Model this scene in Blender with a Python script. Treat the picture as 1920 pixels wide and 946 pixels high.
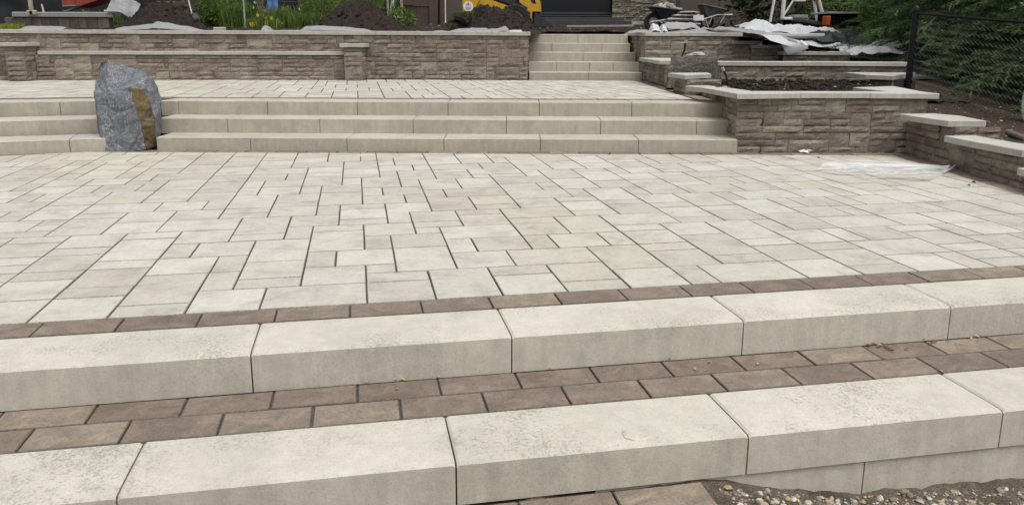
import bpy, math, random
from mathutils import Vector, Matrix, noise
S = bpy.context.scene
for o in list(bpy.data.objects): bpy.data.objects.remove(o)

# ------------------------------------------------------------------ camera
FPX, CYP, PITCH, ROLL, HCAM, YAW = 1482.22, 394.37, 0.2169, 0.0045, 1.2591, 0.1928
cam = bpy.data.cameras.new('camera'); camo = bpy.data.objects.new('camera', cam)
S.collection.objects.link(camo); S.camera = camo
cam.sensor_width = 36.0; cam.lens = FPX / 1920 * 36; cam.clip_end = 500; cam.clip_start = 0.05
cam.shift_y = -(473 - CYP) / 1920
R0 = Vector((1, 0, 0)); F0 = Vector((0, math.cos(PITCH), -math.sin(PITCH))); V0 = Vector((0, math.sin(PITCH), math.cos(PITCH)))
cr, sr = math.cos(ROLL), math.sin(ROLL)
RR = cr * R0 + sr * V0; UU = cr * V0 - sr * R0
M = Matrix((RR, UU, -F0)).transposed().to_4x4(); M.translation = (0, 0, HCAM)
camo.matrix_world = M
S.render.resolution_x = 1024; S.render.resolution_y = 504

# ------------------------------------------------------------------ light: bright overcast day
W = bpy.data.worlds.new('World'); S.world = W; W.use_nodes = True
nt = W.node_tree; nt.nodes.clear()
sky = nt.nodes.new('ShaderNodeTexSky'); sky.sky_type = 'NISHITA'; sky.sun_disc = False
sky.sun_elevation = math.radians(66); sky.sun_rotation = math.radians(145)
sky.air_density = 1.0; sky.dust_density = 6.0; sky.ozone_density = 1.0
hs = nt.nodes.new('ShaderNodeHueSaturation'); hs.inputs['Saturation'].default_value = 0.22
bg = nt.nodes.new('ShaderNodeBackground'); bg.inputs[1].default_value = 0.15
wo = nt.nodes.new('ShaderNodeOutputWorld')
nt.links.new(sky.outputs[0], hs.inputs['Color']); nt.links.new(hs.outputs[0], bg.inputs[0]); nt.links.new(bg.outputs[0], wo.inputs[0])
sl = bpy.data.lights.new('sun', 'SUN'); sl.energy = 0.6; sl.angle = math.radians(60); sl.color = (1.0, 0.96, 0.9)
so = bpy.data.objects.new('sun', sl); S.collection.objects.link(so)
so.rotation_euler = (math.radians(90 - 66), 0, math.radians(180 - 145))
so['kind'] = 'structure'
S.view_settings.view_transform = 'Standard'; S.view_settings.look = 'None'
S.view_settings.exposure = 0.30; S.view_settings.gamma = 1.0

# ------------------------------------------------------------------ helpers
rnd = random.Random(7)
def U(x, y, z):            # the point at height z that is seen at (x, y) of the 1920 px photograph
    a, b = x - 960, y - CYP
    X = (cr * a + sr * b) / FPX; Up = -(-sr * a + cr * b) / FPX
    Yw = math.cos(PITCH) + Up * math.sin(PITCH); Zw = -math.sin(PITCH) + Up * math.cos(PITCH)
    t = (z - HCAM) / Zw
    return (X * t, Yw * t)
def A(x, y, Y):            # the point at forward distance Y seen at (x, y)
    a, b = x - 960, y - CYP
    X = (cr * a + sr * b) / FPX; Up = -(-sr * a + cr * b) / FPX
    Yw = math.cos(PITCH) + Up * math.sin(PITCH); Zw = -math.sin(PITCH) + Up * math.cos(PITCH)
    t = Y / Yw
    return Vector((X * t, Y, HCAM + Zw * t))
CY, SY = math.cos(YAW), math.sin(YAW)
def F(u, v): return (u * CY - v * SY, u * SY + v * CY)      # frame of the front steps
def FI(x, y): return (x * CY + y * SY, -x * SY + y * CY)

COL = S.collection
def tag(o, label=None, cat=None, group=None, kind=None):
    if label: o['label'] = label
    if cat: o['category'] = cat
    if group: o['group'] = group
    if kind: o['kind'] = kind
    return o
def link(o, parent=None):
    COL.objects.link(o)
    if parent is not None: o.parent = parent
    return o
def empty(name, loc=(0, 0, 0), rz=0, label=None, cat=None, group=None, kind=None):
    o = bpy.data.objects.new(name, None); o.location = loc; o.rotation_euler = (0, 0, rz)
    o.empty_display_size = 0.1; link(o); return tag(o, label, cat, group, kind)
def copy_tree(o, parent=None, loc=None, rz=None, label=None):
    c = o.copy(); COL.objects.link(c); c.parent = parent
    if loc is not None: c.location = loc
    if rz is not None: c.rotation_euler = (c.rotation_euler[0], c.rotation_euler[1], rz)
    if label: c['label'] = label
    for ch in [k for k in bpy.data.objects if k.parent == o]: copy_tree(ch, c)
    return c
class MB:
    def __init__(s): s.v = []; s.f = []; s.mi = []; s.t = []
    def add(s, v, f, mi=0, t=None):
        n = len(s.v); s.v += [tuple(p) for p in v]; s.f += [tuple(i + n for i in q) for q in f]
        s.mi += [mi] * len(f); s.t += [rnd.random() if t is None else t] * len(f); return s
    def box(s, x0, y0, z0, x1, y1, z1, b=0.0, mi=0, t=None, M=None):
        v, f = prism([(x0, y0), (x1, y0), (x1, y1), (x0, y1)], z0, z1, b, bottom=True)
        if M is not None: v = [tuple(M @ Vector(p)) for p in v]
        return s.add(v, f, mi, t)
    def tube(s, pts, r, n=6, mi=0, cap=True, t=None):
        pts = [Vector(p) for p in pts]; v = []; f = []
        rs = r if isinstance(r, (list, tuple)) else [r] * len(pts)
        pd = None
        for i, p in enumerate(pts):
            d = (pts[min(i + 1, len(pts) - 1)] - pts[max(i - 1, 0)]).normalized()
            up = Vector((0, 0, 1)) if abs(d.z) < 0.95 else Vector((0, 1, 0))
            a = d.cross(up).normalized(); b = d.cross(a).normalized()
            for k in range(n):
                an = 2 * math.pi * k / n; v.append(p + (a * math.cos(an) + b * math.sin(an)) * rs[i])
        for i in range(len(pts) - 1):
            for k in range(n): k2 = (k + 1) % n; f.append((i * n + k, i * n + k2, (i + 1) * n + k2, (i + 1) * n + k))
        if cap: f.append(tuple(range(n))[::-1]); f.append(tuple(range((len(pts) - 1) * n, len(pts) * n)))
        return s.add(v, f, mi, t)
    def mesh(s, name, mats, smooth=False, tint=False):
        m = bpy.data.meshes.new(name); m.from_pydata(s.v, [], s.f)
        for x in (mats if isinstance(mats, (list, tuple)) else [mats]): m.materials.append(x)
        if any(s.mi): m.polygons.foreach_set('material_index', s.mi)
        if smooth: m.polygons.foreach_set('use_smooth', [True] * len(s.f))
        if tint:
            a = m.attributes.new('tint', 'FLOAT', 'FACE'); a.data.foreach_set('value', s.t)
        m.update(); return m
    def obj(s, name, mats, parent=None, smooth=False, tint=False, loc=None, rz=None):
        o = bpy.data.objects.new(name, s.mesh(name, mats, smooth, tint)); link(o, parent)
        if loc is not None: o.location = loc
        if rz is not None: o.rotation_euler = (0, 0, rz)
        return o
def inset(poly, d):
    n = len(poly); out = []
    for i in range(n):
        p = Vector(poly[i]); a = Vector(poly[i - 1]); c = Vector(poly[(i + 1) % n])
        e1 = (p - a); e2 = (c - p)
        if e1.length < 1e-6 or e2.length < 1e-6: out.append(tuple(p)); continue
        e1.normalize(); e2.normalize()
        n1 = Vector((-e1.y, e1.x)); n2 = Vector((-e2.y, e2.x)); k = 1 + n1.dot(n2)
        out.append(tuple(p + (n1 + n2) * (d / max(k, 0.35))))
    return out
def prism(poly, z0, z1, b=0.0, bottom=False):      # counter-clockwise outline
    n = len(poly); v = [(x, y, z0) for x, y in poly]
    if b > 0:
        v += [(x, y, z1 - b) for x, y in poly]; v += [(x, y, z1) for x, y in inset(poly, b)]; L = 3
    else: v += [(x, y, z1) for x, y in poly]; L = 2
    f = []
    for l in range(L - 1):
        for i in range(n):
            j = (i + 1) % n; f.append((l * n + i, l * n + j, (l + 1) * n + j, (l + 1) * n + i))
    f.append(tuple(range((L - 1) * n, L * n)))
    if bottom: f.append(tuple(range(n))[::-1])
    return v, f
def clip(poly, p, q):      # keep the part left of p->q
    out = []; px, py = p; dx, dy = q[0] - px, q[1] - py
    def s(a): return dx * (a[1] - py) - dy * (a[0] - px)
    for i in range(len(poly)):
        a, b = poly[i], poly[(i + 1) % len(poly)]; sa, sb = s(a), s(b)
        if sa >= 0: out.append(a)
        if (sa > 0 > sb) or (sa < 0 < sb):
            t = sa / (sa - sb); out.append((a[0] + (b[0] - a[0]) * t, a[1] + (b[1] - a[1]) * t))
    return out
def area(p): return 0.5 * sum(p[i][0] * p[(i + 1) % len(p)][1] - p[(i + 1) % len(p)][0] * p[i][1] for i in range(len(p)))
def ccw(p): return p if area(p) > 0 else p[::-1]
def fbm(x, y, z=0.0, oc=4): return noise.fractal(Vector((x, y, z)), 0.9, 2.0, oc)

# ------------------------------------------------------------------ materials
class NM:
    def __init__(s, name):
        s.m = bpy.data.materials.new(name); s.m.use_nodes = True; s.nt = s.m.node_tree; s.N = s.nt.nodes; s.L = s.nt.links
        s.b = s.N['Principled BSDF']; s.pos = s.N.new('ShaderNodeNewGeometry').outputs['Position']
        s.b.inputs['Specular IOR Level'].default_value = 0.25
    def noise(s, scale, detail=5, rough=0.6, vec=None, stretch=None, dist=0.0):
        n = s.N.new('ShaderNodeTexNoise'); n.inputs['Scale'].default_value = scale; n.inputs['Detail'].default_value = detail
        n.inputs['Roughness'].default_value = rough; n.inputs['Distortion'].default_value = dist
        v = vec or s.pos
        if stretch:
            mp = s.N.new('ShaderNodeMapping'); mp.inputs['Scale'].default_value = stretch; s.L.new(v, mp.inputs['Vector']); v = mp.outputs[0]
        s.L.new(v, n.inputs['Vector']); return n.outputs['Fac']
    def vor(s, scale, feat='F1', out='Distance'):
        n = s.N.new('ShaderNodeTexVoronoi'); n.feature = feat; n.inputs['Scale'].default_value = scale
        s.L.new(s.pos, n.inputs['Vector']); return n.outputs[out]
    def ramp(s, fac, stops, const=False):
        r = s.N.new('ShaderNodeValToRGB'); e = r.color_ramp.elements
        if const: r.color_ramp.interpolation = 'CONSTANT'
        while len(e) < len(stops): e.new(0.5)
        for k, (p, c) in enumerate(stops):
            e[k].position = p; e[k].color = (c, c, c, 1) if isinstance(c, (int, float)) else (*c, 1)
        s.L.new(fac, r.inputs[0]); return r.outputs[0]
    def mix(s, a, b, fac=0.5, mode='MIX'):
        n = s.N.new('ShaderNodeMix'); n.data_type = 'RGBA'; n.blend_type = mode
        for sock, val in ((n.inputs[6], a), (n.inputs[7], b)):
            if isinstance(val, tuple): sock.default_value = (*val, 1)
            elif isinstance(val, (int, float)): sock.default_value = (val, val, val, 1)
            else: s.L.new(val, sock)
        if isinstance(fac, (int, float)): n.inputs[0].default_value = fac
        else: s.L.new(fac, n.inputs[0])
        return n.outputs[2]
    def math(s, op, a, b=0.0, c=None):
        n = s.N.new('ShaderNodeMath'); n.operation = op
        for k, val in enumerate((a, b) if c is None else (a, b, c)):
            if isinstance(val, (int, float)): n.inputs[k].default_value = val
            else: s.L.new(val, n.inputs[k])
        return n.outputs[0]
    def rand(s):           # per object or per piece of a joined field
        oi = s.N.new('ShaderNodeObjectInfo').outputs['Random']
        at = s.N.new('ShaderNodeAttribute'); at.attribute_name = 'tint'
        return s.math('FRACT', s.math('ADD', s.math('MULTIPLY', oi, 7.31), s.math('MULTIPLY', at.outputs['Fac'], 5.17)))
    def axis(s, k, vec=None):
        n = s.N.new('ShaderNodeSeparateXYZ'); s.L.new(vec or s.pos, n.inputs[0]); return n.outputs[k]
    def nz(s):
        g = s.N.new('ShaderNodeNewGeometry'); return s.axis(2, g.outputs['Normal'])
    def bump(s, h, strength=0.3, dist=0.01):
        n = s.N.new('ShaderNodeBump'); n.inputs['Strength'].default_value = strength; n.inputs['Distance'].default_value = dist
        s.L.new(h, n.inputs['Height']); s.L.new(n.outputs[0], s.b.inputs['Normal']); return s
    def done(s, col, rough=0.85, metal=0.0):
        if isinstance(col, tuple): s.b.inputs['Base Color'].default_value = (*col, 1)
        else: s.L.new(col, s.b.inputs['Base Color'])
        if isinstance(rough, (int, float)): s.b.inputs['Roughness'].default_value = rough
        else: s.L.new(rough, s.b.inputs['Roughness'])
        s.b.inputs['Metallic'].default_value = metal; return s.m
def plain(name, c, rough=0.6, metal=0.0, var=0.12, sc=8):
    k = NM(name); n = k.noise(sc, 4)
    lo = tuple(x * (1 - var) for x in c); hi = tuple(min(1, x * (1 + var)) for x in c)
    k.bump(k.noise(sc * 12, 3), 0.12, 0.004)
    return k.done(k.ramp(n, [(0.3, lo), (0.7, hi)]), rough, metal)

k = NM('pale_paver'); r = k.rand()
base = k.ramp(r, [(0.0, (0.46, 0.437, 0.388)), (0.18, (0.495, 0.472, 0.423)), (0.34, (0.435, 0.41, 0.368)), (0.5, (0.475, 0.453, 0.403)),
                  (0.63, (0.458, 0.435, 0.378)), (0.74, (0.51, 0.492, 0.445)), (0.84, (0.442, 0.415, 0.373)), (0.93, (0.485, 0.472, 0.433)), (1.0, (0.46, 0.44, 0.40))], const=True)
yel = k.ramp(k.noise(0.30, 2, 0.5), [(0.45, 0.0), (0.62, 1.0)])
base = k.mix(base, (0.97, 0.96, 0.86), k.math('MULTIPLY', yel, 0.8), 'MULTIPLY')
cl = k.ramp(k.noise(4.2, 6, 0.66, dist=0.5), [(0.38, 1.05), (0.52, .97), (0.68, 0.76)])
base = k.mix(base, cl, 1.0, 'MULTIPLY')
base = k.mix(base, k.ramp(k.noise(28, 6, 0.75), [(0.36, 0.90), (0.62, 1.05)]), 1.0, 'MULTIPLY')
sp = k.ramp(k.noise(120, 3, 0.7), [(0.33, 0.70), (0.44, 1.0), (0.6, 1.02), (0.72, 1.10)])
base = k.mix(base, sp, 0.75, 'MULTIPLY')
eff = k.ramp(k.noise(1.7, 7, 0.72, dist=1.2), [(0.66, 0.0), (0.76, 1.0)])
base = k.mix(base, (0.66, 0.655, 0.63), k.math('MULTIPLY', eff, 0.5))
k.bump(k.math('ADD', k.noise(45, 6, 0.7), k.math('MULTIPLY', k.noise(7, 3), 0.8)), 0.35, 0.006); PAVER = k.done(base, 0.85)

k = NM('brown_paver'); r = k.rand()
base = k.ramp(r, [(0, (0.182, 0.144, 0.114)), (0.2, (0.208, 0.169, 0.132)), (0.4, (0.170, 0.134, 0.107)), (0.6, (0.194, 0.155, 0.123)), (0.8, (0.230, 0.190, 0.146)), (1, (0.186, 0.148, 0.118))], const=True)
m = k.ramp(k.noise(9, 7, 0.7, dist=0.8), [(0.33, 0.74), (0.5, 1.0), (0.70, 1.38)]); base = k.mix(base, m, 1.0, 'MULTIPLY')
base = k.mix(base, k.ramp(k.noise(90, 4, 0.75), [(0.33, 0.55), (0.46, 0.98), (0.6, 1.04), (0.72, 1.35)]), 0.85, 'MULTIPLY')
k.bump(k.noise(60, 6, 0.7), 0.4, 0.006); BROWN = k.done(base, 0.9)

def edge(name, lo, hi):      # chamfers and sides: joint shadow painted in, over a sandy tone
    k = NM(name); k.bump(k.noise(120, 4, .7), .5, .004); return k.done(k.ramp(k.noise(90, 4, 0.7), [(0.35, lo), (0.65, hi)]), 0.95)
PEDGE = edge('paver_sand_shade_edge', (0.13, 0.12, 0.10), (0.33, 0.31, 0.27)); BEDGE = edge('brown_sand_shade_edge', (0.085, 0.072, 0.06), (0.17, 0.145, 0.12))
def cast(name, top, dirt):
    k = NM(name); r = k.rand()
    base = k.ramp(r, [(0, tuple(x * 0.96 for x in top)), (0.35, top), (0.7, tuple(x * 1.03 for x in top)), (1, tuple(x * f for x, f in zip(top, (0.97, 0.975, 0.95))))], const=False)
    base = k.mix(base, k.ramp(k.noise(2.2, 6, 0.65, dist=0.6), [(0.36, 0.89), (0.62, 1.03)]), 1.0, 'MULTIPLY')
    base = k.mix(base, k.ramp(k.noise(5.5, 3, 0.5), [(0.42, (1.0, 0.985, 0.955)), (0.58, (0.99, 0.985, 0.955))]), 1.0, 'MULTIPLY')
    st = k.ramp(k.noise(6.0, 4, 0.6, stretch=(3, 3, 0.35)), [(0.35, 0.90), (0.65, 1.04)])          # casting streaks
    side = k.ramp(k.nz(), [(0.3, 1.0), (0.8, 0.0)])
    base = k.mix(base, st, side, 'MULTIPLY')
    gray = k.ramp(k.nz(), [(0.3, (0.95, 0.93, 0.90)), (0.8, (1, 1, 1))]); base = k.mix(base, gray, 1.0, 'MULTIPLY')   # side faces slightly darker and warmer than the tops
    base = k.mix(base, k.ramp(k.noise(150, 4, 0.75), [(0.33, 0.55), (0.43, 0.96), (0.6, 1.02), (0.72, 1.14)]), 0.75, 'MULTIPLY')
    sm = k.math('MULTIPLY', k.noise(1.3, 5, 0.7), k.noise(80, 3, 0.75))
    fl = k.ramp(sm, [(0.275, 0.0), (0.34, dirt)])
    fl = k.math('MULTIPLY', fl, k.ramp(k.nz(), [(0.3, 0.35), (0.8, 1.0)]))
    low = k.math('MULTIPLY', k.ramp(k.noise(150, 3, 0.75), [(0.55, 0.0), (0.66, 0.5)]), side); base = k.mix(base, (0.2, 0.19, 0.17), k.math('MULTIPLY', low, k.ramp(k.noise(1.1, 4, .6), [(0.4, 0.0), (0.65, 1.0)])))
    base = k.mix(base, k.ramp(k.noise(14, 6, .7, stretch=(1, 1, 1)), [(0.35, 0.92), (0.65, 1.05)]), 1.0, 'MULTIPLY')
    base = k.mix(base, (0.17, 0.165, 0.15), fl)
    k.bump(k.math('ADD', k.noise(70, 6, 0.75), k.noise(12, 3)), 0.35, 0.006)
    return k.done(base, 0.88)
STEP = cast('cast_step_stone', (0.53, 0.507, 0.455), 0.5)
BACKSTEP = cast('far_step_stone', (0.45, 0.424, 0.370), 0.3)
CAP = cast('cap_stone', (0.46, 0.455, 0.43), 0.2)

def stonemat(name, cols, tintmix=1.0):
    k = NM(name); r = k.rand(); n = len(cols)
    base = k.ramp(r, [(i / n, c) for i, c in enumerate(cols)], const=True)
    pv = k.ramp(k.noise(4.5, 4, 0.6, dist=0.8), [(0.40, (1.12, 1.14, 1.08)), (0.60, (0.84, 0.78, 0.80))]); base = k.mix(base, pv, tintmix, 'MULTIPLY')
    base = k.mix(base, k.ramp(k.noise(20, 7, 0.75, stretch=(1, 1, 1.5), dist=1.8), [(0.32, 0.66), (0.47, 0.96), (0.58, 1.05), (0.72, 1.36)]), 1.0, 'MULTIPLY')
    base = k.mix(base, k.ramp(k.noise(75, 5, 0.75), [(0.35, 0.72), (0.65, 1.22)]), 1.0, 'MULTIPLY')
    base = k.mix(base, (0.55, 0.53, 0.48), k.ramp(k.noise(26, 3, 0.7), [(0.715, 0.0), (0.75, 0.8)]))
    k.bump(k.math('ADD', k.math('MULTIPLY', k.noise(16, 6, 0.7, stretch=(1, 1, 1.8), dist=0.8), 2.0), k.noise(60, 5, 0.7)), 0.7, 0.018)
    return k.done(base, 0.92)
WSTONE = stonemat('split_wall_stone', [(0.255, 0.219, 0.182), (0.285, 0.249, 0.207), (0.225, 0.188, 0.160), (0.265, 0.229, 0.190), (0.315, 0.28, 0.228), (0.238, 0.199, 0.170), (0.275, 0.240, 0.200), (0.243, 0.203, 0.172), (0.20, 0.167, 0.145)])
LEDGE = stonemat('ledge_stone', [(0.26, 0.22, 0.15), (0.20, 0.20, 0.18), (0.30, 0.25, 0.17), (0.17, 0.15, 0.12), (0.24, 0.24, 0.22), (0.33, 0.30, 0.24), (0.21, 0.17, 0.11)])
k = NM('joint_sand')
k.bump(k.noise(220, 3, 0.8), 0.8, 0.006); SAND = k.done(k.ramp(k.noise(180, 3, 0.8), [(0.35, (0.055, 0.05, 0.045)), (0.65, (0.17, 0.158, 0.14))]), 0.95)
CORE = plain('wall_backing', (0.05, 0.042, 0.036), 0.95)
k = NM('soil')
c = k.ramp(k.noise(7, 8, 0.75), [(0.3, (0.022, 0.016, 0.013)), (0.55, (0.048, 0.036, 0.029)), (0.75, (0.085, 0.066, 0.053))])
c = k.mix(c, (0.16, 0.13, 0.10), k.ramp(k.noise(95, 2, 0.6), [(0.66, 0.0), (0.72, 0.8)]))
k.bump(k.math('ADD', k.noise(14, 7, 0.75), k.noise(60, 4, 0.7)), 1.0, 0.05); SOIL = k.done(c, 0.95)
k = NM('bark_mulch')
c = k.ramp(k.noise(38, 5, 0.75), [(0.33, (0.03, 0.02, 0.015)), (0.52, (0.09, 0.058, 0.043)), (0.70, (0.21, 0.165, 0.135))])
k.bump(k.noise(50, 5, 0.8), 1.0, 0.04); MULCH = k.done(c, 0.95)
k = NM('gravelly_dirt')
c = k.ramp(k.noise(5, 6, 0.7), [(0.35, (0.12, 0.095, 0.07)), (0.65, (0.27, 0.225, 0.17))])
c = k.mix(c, k.ramp(k.noise(140, 3, 0.75), [(0.36, 0.45), (0.6, 1.1), (0.7, 1.9)]), 1.0, 'MULTIPLY')
k.bump(k.noise(90, 5, 0.8), 1.0, 0.02); DIRT = k.done(c, 0.95)
k = NM('pebble_stone'); r = k.rand()
PEB = k.done(k.ramp(r, [(0, (0.34, 0.30, 0.24)), (0.2, (0.22, 0.18, 0.14)), (0.4, (0.42, 0.39, 0.33)), (0.55, (0.13, 0.12, 0.11)), (0.68, (0.34, 0.26, 0.16)), (0.88, (0.52, 0.50, 0.46))], const=True), 0.8)

def leafmat(name, cols, rough=0.6):
    k = NM(name); r = k.rand(); n = len(cols)
    c = k.ramp(r, [(i / (n - 1), x) for i, x in enumerate(cols)])
    k.b.inputs['Subsurface Weight'].default_value = 0.0
    m = k.done(c, rough)
    t = k.N.new('ShaderNodeBsdfTranslucent'); k.L.new(c, t.inputs[0]); mx = k.N.new('ShaderNodeMixShader'); mx.inputs[0].default_value = 0.3
    out = k.N['Material Output']; k.L.new(k.b.outputs[0], mx.inputs[1]); k.L.new(t.outputs[0], mx.inputs[2]); k.L.new(mx.outputs[0], out.inputs[0])
    return m
SPRUCE = leafmat('spruce_needles', [(0.022, 0.042, 0.022), (0.05, 0.09, 0.04), (0.13, 0.205, 0.08), (0.23, 0.32, 0.12)])
BUSH = leafmat('shrub_leaves', [(0.05, 0.09, 0.02), (0.09, 0.15, 0.03), (0.15, 0.22, 0.045), (0.21, 0.29, 0.06)])
HERB = leafmat('garden_leaves', [(0.045, 0.085, 0.025), (0.08, 0.14, 0.035), (0.13, 0.20, 0.05), (0.19, 0.25, 0.07)])
YELL = leafmat('yellow_flowers', [(0.55, 0.42, 0.03), (0.65, 0.55, 0.05), (0.35, 0.40, 0.06)])
GRASS = leafmat('grass_blades', [(0.07, 0.10, 0.025), (0.12, 0.16, 0.04), (0.19, 0.20, 0.08)])
BARK = plain('bark', (0.10, 0.075, 0.055), 0.9, var=0.3)
WHITE = plain('white_paint', (0.72, 0.72, 0.70), 0.5, var=0.05)
YPAINT = plain('machine_yellow', (0.52, 0.30, 0.035), 0.45, var=0.1)
RUB = plain('black_rubber', (0.028, 0.028, 0.03), 0.75)
BLK = plain('black_plastic', (0.012, 0.012, 0.014), 0.45)
FENCE = plain('black_vinyl', (0.010, 0.010, 0.012), 0.4)
WIRE = plain('lit_vinyl_wire', (0.055, 0.055, 0.053), 0.35)  # black vinyl with the grey of lit wires put into its colour
DKSTEEL = plain('dark_steel', (0.05, 0.055, 0.06), 0.45, 0.5, 0.25)
STEEL = plain('galvanised_tube', (0.42, 0.41, 0.39), 0.5, 0.5, 0.15)
BRSID = plain('brown_siding', (0.105, 0.083, 0.070), 0.75, var=0.1, sc=2)
BRDOOR = plain('brown_boards', (0.085, 0.060, 0.052), 0.75, var=0.16, sc=4)
GRSID = plain('grey_siding', (0.19, 0.175, 0.16), 0.75, var=0.08)
DGLASS = NM('dark_glass'); DGLASS.b.inputs['Specular IOR Level'].default_value = 0.5
DGLASS = DGLASS.done((0.012, 0.013, 0.015), 0.12)
DTRIM = plain('charcoal_trim', (0.055, 0.055, 0.060), 0.6)
WOOD = plain('pale_timber', (0.40, 0.34, 0.26), 0.8, var=0.2, sc=14)
RED = plain('faded_red_paint', (0.30, 0.065, 0.05), 0.6, var=0.2)
ORANGE = plain('orange_plastic', (0.5, 0.11, 0.03), 0.5)
PVC = plain('grey_pipe', (0.36, 0.37, 0.36), 0.5, var=0.08)
BLUE = plain('blue_cloth', (0.10, 0.20, 0.50), 0.8)
def film(name, alpha, col=(0.8, 0.81, 0.83), mottled=0.15):
    k = NM(name); c = k.ramp(k.noise(9, 5), [(0.3, tuple(x * (1 - mottled) for x in col)), (0.7, col)])
    k.bump(k.noise(22, 5, 0.6, dist=0.5), 0.5, 0.02); m = k.done(c, 0.45)
    t = k.N.new('ShaderNodeBsdfTranslucent'); k.L.new(c, t.inputs[0]); tr = k.N.new('ShaderNodeBsdfTransparent')
    m1 = k.N.new('ShaderNodeMixShader'); m1.inputs[0].default_value = 0.3
    k.L.new(k.b.outputs[0], m1.inputs[1]); k.L.new(t.outputs[0], m1.inputs[2])
    m2 = k.N.new('ShaderNodeMixShader'); m2.inputs[0].default_value = alpha
    k.L.new(tr.outputs[0], m2.inputs[1]); k.L.new(m1.outputs[0], m2.inputs[2]); k.L.new(m2.outputs[0], k.N['Material Output'].inputs[0])
    return m
SHEET = film('white_sheeting', 1.0, (0.74, 0.75, 0.77)); GSHEET = film('grey_geotextile', 1.0, (0.40, 0.40, 0.41)); CLEAR = film('clear_film', 0.6, (0.90, 0.91, 0.93))
_n = CLEAR.node_tree; _m2 = [x.to_node for x in _n.links if x.to_node.type == 'MIX_SHADER' and x.from_node.type == 'BSDF_TRANSPARENT'][0]
_g = _n.nodes.new('ShaderNodeNewGeometry'); _mp = _n.nodes.new('ShaderNodeMapping'); _mp.inputs['Scale'].default_value = (1.0, 3.2, 20); _no = _n.nodes.new('ShaderNodeTexNoise'); _no.inputs['Scale'].default_value = 1.6; _no.inputs['Detail'].default_value = 4; _no.inputs['Distortion'].default_value = 1.2
_r = _n.nodes.new('ShaderNodeMapRange'); _r.inputs[1].default_value = .38; _r.inputs[2].default_value = .62; _r.inputs[3].default_value = .18; _r.inputs[4].default_value = .80
_n.links.new(_g.outputs['Position'], _mp.inputs[0]); _n.links.new(_mp.outputs[0], _no.inputs['Vector']); _n.links.new(_no.outputs['Fac'], _r.inputs[0]); _n.links.new(_r.outputs[0], _m2.inputs[0])
BSHEET = film('black_geotextile', 1.0, (0.05, 0.052, 0.056))

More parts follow.
